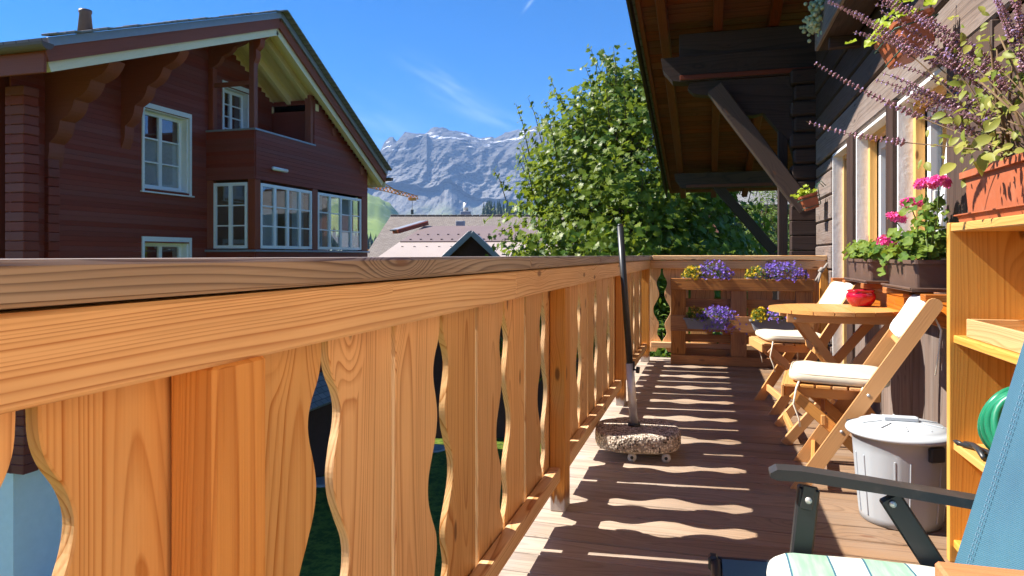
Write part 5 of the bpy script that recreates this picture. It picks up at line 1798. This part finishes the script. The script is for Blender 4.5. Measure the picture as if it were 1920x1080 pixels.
def geranium(y0, y1, nleaf, heads, label, hmax):
    g_ = thing('geranium_planter', (WX - .09, (y0 + y1) / 2, 0.842), label, 'planter', 'geranium planters on the windowsill')
    yc, l_ = (y0 + y1) / 2, y1 - y0
    boxes('saucer', [(WX - 0.185, WX - 0.01, y0 - .012, y1 + .012, 0.8425, 0.852)], M['brownplastic'], g_)
    mesh('saucer_rim', *[x for x in tube_geo([(WX - .187, y0 - .014, .856), (WX - .187, y1 + .014, .856), (WX - .008, y1 + .014, .856), (WX - .008, y0 - .014, .856), (WX - .187, y0 - .014, .856)], 0.006, 6)], M['brownplastic'], g_)
    trough('trough', g_, WX - 0.097, yc, 0.8525, l_, 0.155, 0.128, M['brownplastic'], taper=0.86)
    for k in range(nleaf):
        s = random.random()
        yy = y0 + l_ * random.uniform(0.0, 1.0)
        hh = hmax * (0.35 + 0.65 * math.sin(math.pi * min(1, max(0, (yy - y0) / l_))) ** 0.7)
        p = Vector((WX - 0.10 + random.gauss(0, 0.06), yy + random.gauss(0, .015), 0.985 + hh * random.uniform(0.0, 1.0) ** 0.8))
        out = Vector((p.x - (WX - 0.10), (p.y - yc) * 0.6, 0.10 + random.uniform(0, .1)))
        out += Vector((-0.05, -0.03, 0.02)) + Vector((random.gauss(0, .05), random.gauss(0, .05), random.gauss(0, .04)))
        me = random.choice(GL)
        inst('leaf', me, g_, orient(p, out, None, random.uniform(.75, 1.25)))
    for k in range(10):
        yy = y0 + l_ * (k + .5) / 10
        tube('stem', [(WX - .1, yy, .97), (WX - .1 + random.gauss(0, .02), yy + random.gauss(0, .02), .98 + hmax * .7)], 0.004, M['stem'], g_, 5)
    for k, (hx, hy, hz_) in enumerate(heads):
        hb_ = Vector((hx, hy, hz_))
        bs = Vector((WX - .11, hy * 0.6 + yc * 0.4, 0.99))
        tube('flower_stem', [bs, bs.lerp(hb_, .5) + Vector((.015, 0, .02)), hb_ - Vector((0, 0, .015))], 0.0028, M['stem'], g_, 5)
        inst('flower_head', UM[k % 3], g_, Matrix.Translation(hb_) @ Matrix.Rotation(k * 1.3, 4, 'Z') @ Matrix.Rotation(random.uniform(-.3, .3), 4, 'X'))
    return g_


geranium(4.24, 4.86, 220, [], 'brown planter of leafy geraniums without flowers at the far end of the sill', 0.10)
gp2 = geranium(3.36, 3.86, 225, [(0.86, 3.86, 1.07), (0.88, 3.76, 1.18), (0.89, 3.53, 1.235), (0.895, 3.33, 1.30), (0.92, 3.25, 1.30)],
               'brown planter of bright pink flowering geraniums on the near end of the sill', 0.13)
for k in range(60):                        # the taller shoots at the near end
    p = Vector((WX - 0.09 + random.gauss(0, 0.035), 3.40 + random.gauss(0, 0.06), 1.08 + random.uniform(0, 0.17)))
    inst('leaf', random.choice(GL), gp2, orient(p, Vector((-.5 + random.gauss(0, .4), -.4 + random.gauss(0, .4), .5)), None, random.uniform(.6, 1.0)))
for k in range(14):                        # leaves drooping over the far end of that planter
    p = Vector((WX - 0.17 + random.gauss(0, 0.02), 3.86 + random.gauss(0, 0.03), 0.985 + random.gauss(0, 0.03)))
    inst('leaf', random.choice(GL), gp2, orient(p, Vector((-.7 + random.gauss(0, .3), -.4, .2)), None, random.uniform(.8, 1.2)))


# hanging pots in green wire holders
def hanging_pot(loc, rot, l, label, nleaf, leafr):
    h_ = thing('hanging_pot', loc, label, 'pot', 'terracotta pots hung on the wall in wire holders')
    mw = Matrix.Translation(loc) @ rot
    trough('pot', h_, 0, 0, 0, l, 0.15, 0.135, M['terracotta'], mw, taper=0.72)
    for z_ in (0.02, 0.10):
        e = 0.06 + 0.025 * z_ / 0.1
        pts = [(-e, -l / 2 * (.86 + z_), z_), (e, -l / 2 * (.86 + z_), z_), (e, l / 2 * (.86 + z_), z_), (-e, l / 2 * (.86 + z_), z_), (-e, -l / 2 * (.86 + z_), z_)]
        tube('wire_ring', [mw @ Vector(p) for p in pts], 0.0035, M['greenwire'], h_, 6)
    for s in (-1, 1):
        pts = [(0.075, s * l * .3, 0.02), (0.085, s * l * .3, 0.10), (0.10, s * l * .3, 0.19), (0.14, s * l * .3, 0.215), (0.165, s * l * .3, 0.16)]
        tube('wire_hook', [mw @ Vector(p) for p in pts], 0.0038, M['greenwire'], h_, 6)
    lf = round_leaf(leafr, M['leaf_lime'])
    for k in range(nleaf):
        p = mw @ Vector((random.gauss(-.02, .05), random.uniform(-l / 2, l / 2), 0.13 + abs(random.gauss(0, .04))))
        inst('leaf', lf, h_, orient(p, Vector((random.gauss(-.5, .4), random.gauss(-.3, .4), .8)), None, random.uniform(.7, 1.3)))
    return h_


hanging_pot((0.905, 6.78, 1.42), Matrix.Rotation(R(-18), 4, 'Y'), 0.20, 'small tilted terracotta pot in green wire holder at the far log corner', 46, 0.022)
hanging_pot((0.88, 3.50, 1.90), Matrix.Rotation(R(-16), 4, 'Y'), 0.40, 'tilted terracotta pot in green wire above the nearest window', 60, 0.026)

# sedum spilling from the weathered box
V, F = [], []
for _ in range(230):
    c_ = Vector((0.765 + random.gauss(0, .035), 5.45 + random.uniform(-.22, .2), 2.72 + random.gauss(0, .05)))
    r_ = random.uniform(.012, .02)
    vv, ff = lathe_geo([(0.002, -1.0), (.75, -.6), (1.0, 0), (.7, .6), (.1, 1.0)], 7)
    b = len(V)
    mw = orient(c_, Vector((random.gauss(-.6, .5), random.gauss(0, .5), random.gauss(.1, .5))), None, r_)
    V += [mw @ Vector(v) for v in vv]
    F += [tuple(b + i for i in f) for f in ff]
o = tag(mesh('sedum', V, F, M['sedum'], ub, None, True), kind='stuff')

# long planter with flowering basil on the bookcase
bp = thing('basil_planter', (0.88, 2.2, bz), 'terracotta planter with long purple basil flower spikes on the bookcase', 'planter')
trough('trough', bp, 0.875, 2.27, bz + 0.008, 0.56, 0.18, 0.15, M['terracotta'], taper=0.84, lip=0.016)
trough('saucer', bp, 0.875, 2.27, bz - 0.002, 0.60, 0.21, 0.026, M['terracotta'], taper=0.9)
BL = [oval_leaf(0.033, 0.020, M['leaf_basil']), oval_leaf(0.020, 0.011, M['leaf_basil']), oval_leaf(0.046, 0.028, M['leaf_basil'])]


def bez(p0, p1, p2, p3, t_):
    a = 1 - t_
    return p0 * a ** 3 + p1 * 3 * a * a * t_ + p2 * 3 * a * t_ * t_ + p3 * t_ ** 3


def spike(p0, p1, p2, p3, f0, step, sz, tipmat=True):
    """one stem with whorls of small calyces along its outer part"""
    pts = [bez(p0, p1, p2, p3, i / 16) for i in range(17)]
    sv, sf = tube_geo(pts, [0.0026 - 0.0016 * i / 16 for i in range(17)], 5)
    V, F, MI = list(sv), list(sf), [0] * len(sf)
    L_ = sum((pts[i + 1] - pts[i]).length for i in range(16))
    t_ = f0
    while t_ < 1.0:
        c_ = bez(p0, p1, p2, p3, t_)
        tg = (bez(p0, p1, p2, p3, min(1, t_ + .02)) - bez(p0, p1, p2, p3, t_ - .02)).normalized()
        n_ = tg.orthogonal().normalized()
        b_ = tg.cross(n_)
        k0 = random.uniform(0, 6)
        s = sz * (1.0 - 0.45 * (t_ - f0) / (1 - f0)) * random.uniform(.8, 1.15)
        for k in range(5):
            a = k0 + 2 * math.pi * k / 5
            d = n_ * math.cos(a) + b_ * math.sin(a)
            q = c_ + d * s * 0.8 + tg * random.uniform(-.2, .3) * s
            b = len(V)
            e1, e2 = tg * s * .55, d.cross(tg) * s * .6
            V += [q + d * s * .75, q - d * s * .5, q + e1, q - e1, q + e2, q - e2]
            ff = [(0, 2, 4), (0, 4, 3), (0, 3, 5), (0, 5, 2), (1, 4, 2), (1, 3, 4), (1, 5, 3), (1, 2, 5)]
            F += [tuple(b + i for i in f) for f in ff]
            pick = 2 if (tipmat and random.random() < (0.5 if t_ > .93 else .10)) else 1
            MI += [pick] * 8
        t_ += step / L_ * random.uniform(.85, 1.15)
    return mesh('flower_spike', V, F, None, bp, None, False, [M['brownstem'], M['mauve'], M['lilac']], MI)


tips = [(1512, 228, 2.25), (1528, 118, 2.25), (1555, 4, 2.3), (1590, -30, 2.2), (1620, 68, 2.35), (1622, 112, 2.4), (1640, 8, 2.3), (1665, 60, 2.2), (1640, 150, 2.35), (1600, 150, 2.3),
        (1680, 120, 2.2), (1700, 20, 2.15), (1690, 165, 2.25), (1720, 70, 2.15), (1690, 60, 2.1), (1740, 60, 2.05), (1700, 190, 2.3), (1660, 190, 2.35), (1770, 100, 2.0),
        (1820, 10, 1.95), (1850, -20, 1.9), (1880, 20, 1.85), (1910, -20, 1.8), (1735, 130, 2.1), (1650, 20, 2.25), (1685, -10, 2.2), (1600, 20, 2.35), (1745, 190, 2.15), (1720, 215, 2.2)]
tips = tips[:4] + tips[4::2]
tips += [(u + random.uniform(-35, 35), v + random.uniform(-30, 30), d + random.uniform(-.1, .1)) for (u, v, d) in tips[4:14]]
for i, (u, v, d) in enumerate(tips):
    tp = far(u, v, d)
    bs = Vector((0.86 + random.gauss(0, .02), 2.18 + random.uniform(-.22, .2), bz + 0.12))
    lowered = 228 == v
    jn = far(min(1905, u + random.uniform(150, 290)), min(300, v + random.uniform(70, 170)) if not lowered else 290, random.uniform(1.95, 2.2))
    m1 = bs.lerp(jn, .7) + Vector((0, 0, .05))
    m2 = jn.lerp(tp, .4) + Vector((0, 0, 0.03 if not lowered else -.03))
    spike(bs, m1, m2, tp, 0.50 + random.uniform(-.08, .1), 0.0165, 0.0092)
for k in range(300):
    c_ = far(random.gauss(1862, 48), random.gauss(205, 85), random.uniform(1.8, 2.25))
    if c_.x > WX - 0.03:
        c_.x = WX - 0.03 - random.random() * .1
    if c_.z < bz + 0.14:
        c_.z = bz + 0.14 + random.random() * .1
    d = Vector((-.6 + random.gauss(0, .6), -.5 + random.gauss(0, .6), random.gauss(-.2, .6)))
    sm = random.random()
    inst('leaf', BL[0 if sm < .35 else (1 if sm < .85 else 2)], bp, orient(c_, Vector((-.5 + random.gauss(0, .5), -.5 + random.gauss(0, .5), .6 + random.gauss(0, .4))), d, random.uniform(.7, 1.2)))
for k in range(9):                        # branching woody stems
    bs = Vector((0.87 + random.gauss(0, .03), 2.18 + random.uniform(-.24, .22), bz + 0.11))
    e = far(random.uniform(1790, 1910), random.uniform(60, 260), random.uniform(1.85, 2.2))
    tube('stem', [bs, bs.lerp(e, .5) + Vector((random.gauss(0, .02), random.gauss(0, .02), .03)), e], [0.005, 0.004, 0.002], M['brownstem'], bp, 6)

# knotted rope at the corner of the end railing
rpz = thing('knotted_rope', (0.98, 6.66, 0.86), 'short knotted grey rope tied at the wall end of the railing', 'rope')
tube('rope', [(1.02, 6.68, 0.93), (0.985, 6.655, 0.885), (0.96, 6.64, 0.86), (0.93, 6.63, 0.80), (0.91, 6.62, 0.77)], 0.011, M['rope'], rpz, 8)
tube('rope_end', [(0.96, 6.64, 0.86), (0.945, 6.62, 0.81), (0.935, 6.61, 0.76)], 0.009, M['rope'], rpz, 8)
tube('knot', [(0.975, 6.65, 0.885), (0.95, 6.635, 0.855)], 0.021, M['rope'], rpz, 8)


# ------------------------------------------------------------------ trees
MAPLE = [(-0.10, 0.0), (-0.42, 0.30), (-0.18, 0.34), (-0.30, 0.78), (0.06, 0.56), (0.30, 0.92), (0.44, 0.50), (0.70, 0.56), (0.62, 0.28), (1.08, 0.0)]
MAPLE = MAPLE + [(x, -y) for x, y in MAPLE[-2:0:-1]]


def crown_w(z, prof):
    for (a, wa), (b, wb) in zip(prof, prof[1:]):
        if z <= b:
            return wa + (wb - wa) * (z - a) / (b - a)
    return prof[-1][1]


def make_tree(name, base, cx, cy, prof, nclump, per, clr, leaf, shape, lmat, label, cat, trunk_r, up=0.35, seed=1, sprigs=0):
    rn = random.Random(seed)
    tr = thing(name, base, label, cat)
    top = prof[-1][0]
    zb = base[2]
    cxy = Vector((cx, cy, 0))
    tpts = [Vector((base[0], base[1], zb - .1)), Vector((base[0], base[1], zb + 1.4)), Vector((cx, cy, (zb + top) / 2)), Vector((cx, cy, top - .5))]
    trunk = tube('trunk', tpts, [trunk_r * 1.25, trunk_r, trunk_r * .6, trunk_r * .12], M['bark'], tr, 10)
    V, F = [], []
    limbs = []
    twigs = []
    zlo = prof[0][0]
    clumps = []
    tries = 0
    while len(clumps) < nclump and tries < nclump * 20:
        tries += 1
        z = rn.uniform(zlo, top)
        wz = crown_w(z, prof)
        if rn.random() > wz / max(p[1] for p in prof) + .1:
            continue
        a = rn.uniform(0, 2 * math.pi)
        lump = 0.82 + 0.28 * mnoise.noise(Vector((math.cos(a) * 1.6, math.sin(a) * 1.6, z * 0.8 + seed)))
        rad = wz * lump * (rn.random() ** 0.33)
        clumps.append(Vector((cx + rad * math.cos(a), cy + rad * math.sin(a), z)))
    LV, LF = [], []
    n_ = len(shape)
    for c_ in clumps:
        out = (c_ - Vector((cx, cy, c_.z - 0.8))).normalized()
        for _ in range(per):
            d = Vector((rn.gauss(0, 1), rn.gauss(0, 1), rn.gauss(0, .75))) * clr * 0.55
            p = c_ + d
            nrm = (out * 0.55 + Vector((0, 0, up)) + Vector((rn.gauss(0, .38), rn.gauss(0, .38), rn.gauss(0, .3))))
            tg = Vector((out.x + rn.gauss(0, .7), out.y + rn.gauss(0, .7), -.5 + rn.gauss(0, .3)))
            s = leaf * rn.uniform(.6, 1.2)
            mw = orient(p, nrm, tg, s)
            b = len(LV)
            cup = rn.uniform(-.05, .25)
            LV.append(mw @ Vector((0.2, 0, 0)))
            for (x, y_) in shape:
                LV.append(mw @ Vector((x, y_, cup * abs(y_) - .12 * x * x)))
            LF += [(b, b + 1 + k, b + 1 + (k + 1) % n_) for k in range(n_)]
        if rn.random() < 0.5:
            s0_ = Vector((cx, cy, max(zb + 1, c_.z - 0.9 - rn.random())))
            limbs.append([s0_, s0_.lerp(c_, .5) + Vector((0, 0, .12)), c_])
    for _ in range(sprigs):                 # young shoots standing out of the crown
        z = rn.uniform(zlo + 4.0, top)
        a = rn.uniform(0, 2 * math.pi)
        wz = crown_w(z, prof) * rn.uniform(.8, 1.0)
        q0 = Vector((cx + wz * math.cos(a), cy + wz * math.sin(a), z))
        q1 = q0 + Vector((math.cos(a) * .35, math.sin(a) * .35, rn.uniform(.5, .95)))
        twigs.append([q0 - Vector((0, 0, .3)), q0.lerp(q1, .5), q1])
        for k in range(16):
            p = q0.lerp(q1, k / 15) + Vector((rn.gauss(0, .055), rn.gauss(0, .055), rn.gauss(0, .04)))
            mw = orient(p, Vector((math.cos(a) + rn.gauss(0, .6), math.sin(a) + rn.gauss(0, .6), .7)), Vector((rn.gauss(0, 1), rn.gauss(0, 1), -.4)), leaf * rn.uniform(.5, .95))
            b = len(LV)
            LV.append(mw @ Vector((0.2, 0, 0)))
            LV += [mw @ Vector((x, y_, .15 * abs(y_) - .12 * x * x)) for (x, y_) in shape]
            LF += [(b, b + 1 + q, b + 1 + (q + 1) % n_) for q in range(n_)]
    for l_ in limbs:
        v_, f_ = tube_geo(l_, [trunk_r * .22, trunk_r * .13, trunk_r * .04], 5)
        F += [tuple(k + len(V) for k in f) for f in f_]
        V += v_
    for l_ in twigs:
        v_, f_ = tube_geo(l_, [.014, .010, .005], 4)
        F += [tuple(k + len(V) for k in f) for f in f_]
        V += v_
    tag(mesh('limbs', V, F, M['bark'], tr, None, True), kind='stuff')
    mesh('crown', LV, LF, lmat, tr)
    return tr


mb = vf(3.0, 17.5, GROUND)
make_tree('maple_tree', mb, mb.x, mb.y, [(-1.6, 3.5), (-0.5, 4.1), (1.0, 4.0), (2.0, 3.7), (3.0, 3.25), (4.0, 2.55), (4.7, 1.85), (5.2, 1.0), (5.4, 0.4)], 440, 60, 0.60, 0.118, MAPLE,
          M['leaf_tree'], 'broad sunlit maple tree with yellow-green leaves beyond the railing', 'tree', 0.2, 0.4, 4, 75)
OV = [(-.5, 0), (-.2, .22), (.3, .2), (.9, 0), (.3, -.2), (-.2, -.22)]
tb_ = vf(7.75, 21.5, GROUND)
make_tree('conifer_tree', tb_, tb_.x, tb_.y, [(-3.0, 1.7), (0.5, 1.45), (1.6, 1.1), (2.4, 0.7), (3.3, 0.15)], 260, 60, 0.34, 0.075, OV, M['leaf_thuja'],
          'pale green conifer between the struts under the roof', 'tree', 0.12, 0.5, 9)
tb_ = vf(9.9, 25.5, GROUND)
make_tree('conifer_tree', tb_, tb_.x, tb_.y, [(-3.0, 1.8), (0.5, 1.5), (2.0, 1.2), (3.0, 0.8), (4.0, 0.15)], 200, 50, 0.36, 0.085, OV, M['leaf_thuja'],
          'taller pale conifer in front of the grey roofed house', 'tree', 0.12, 0.5, 12)
# low green bush seen under the end railing
tb_ = Vector((-0.3, 8.6, GROUND))
make_tree('garden_shrub', tb_, tb_.x, tb_.y, [(-2.5, 0.7), (-1.0, 0.9), (-0.2, 0.6), (0.35, 0.15)], 70, 36, 0.34, 0.06, OV, M['leaf_geranium'],
          'dark green shrub glimpsed through the gap under the end railing', 'shrub', 0.05, 0.5, 21)

# ------------------------------------------------------------------ the air
hm = bpy.data.materials.new('haze')
hm.use_nodes = True
hm.node_tree.nodes.clear()
t = NT(hm.node_tree)
pv = t('VolumePrincipled', {'Color': (0.34, 0.57, 1.0, 1), 'Density': 1.55e-4, 'Anisotropy': 0.0})
ho = t('OutputMaterial')
hm.node_tree.links.new(pv.outputs[0], ho.inputs['Volume'])
hz_ = boxes('haze', [(-4400, 4400, -4400, 4400, GROUND - 1.2, 760)], hm)
tag(hz_, kind='stuff')
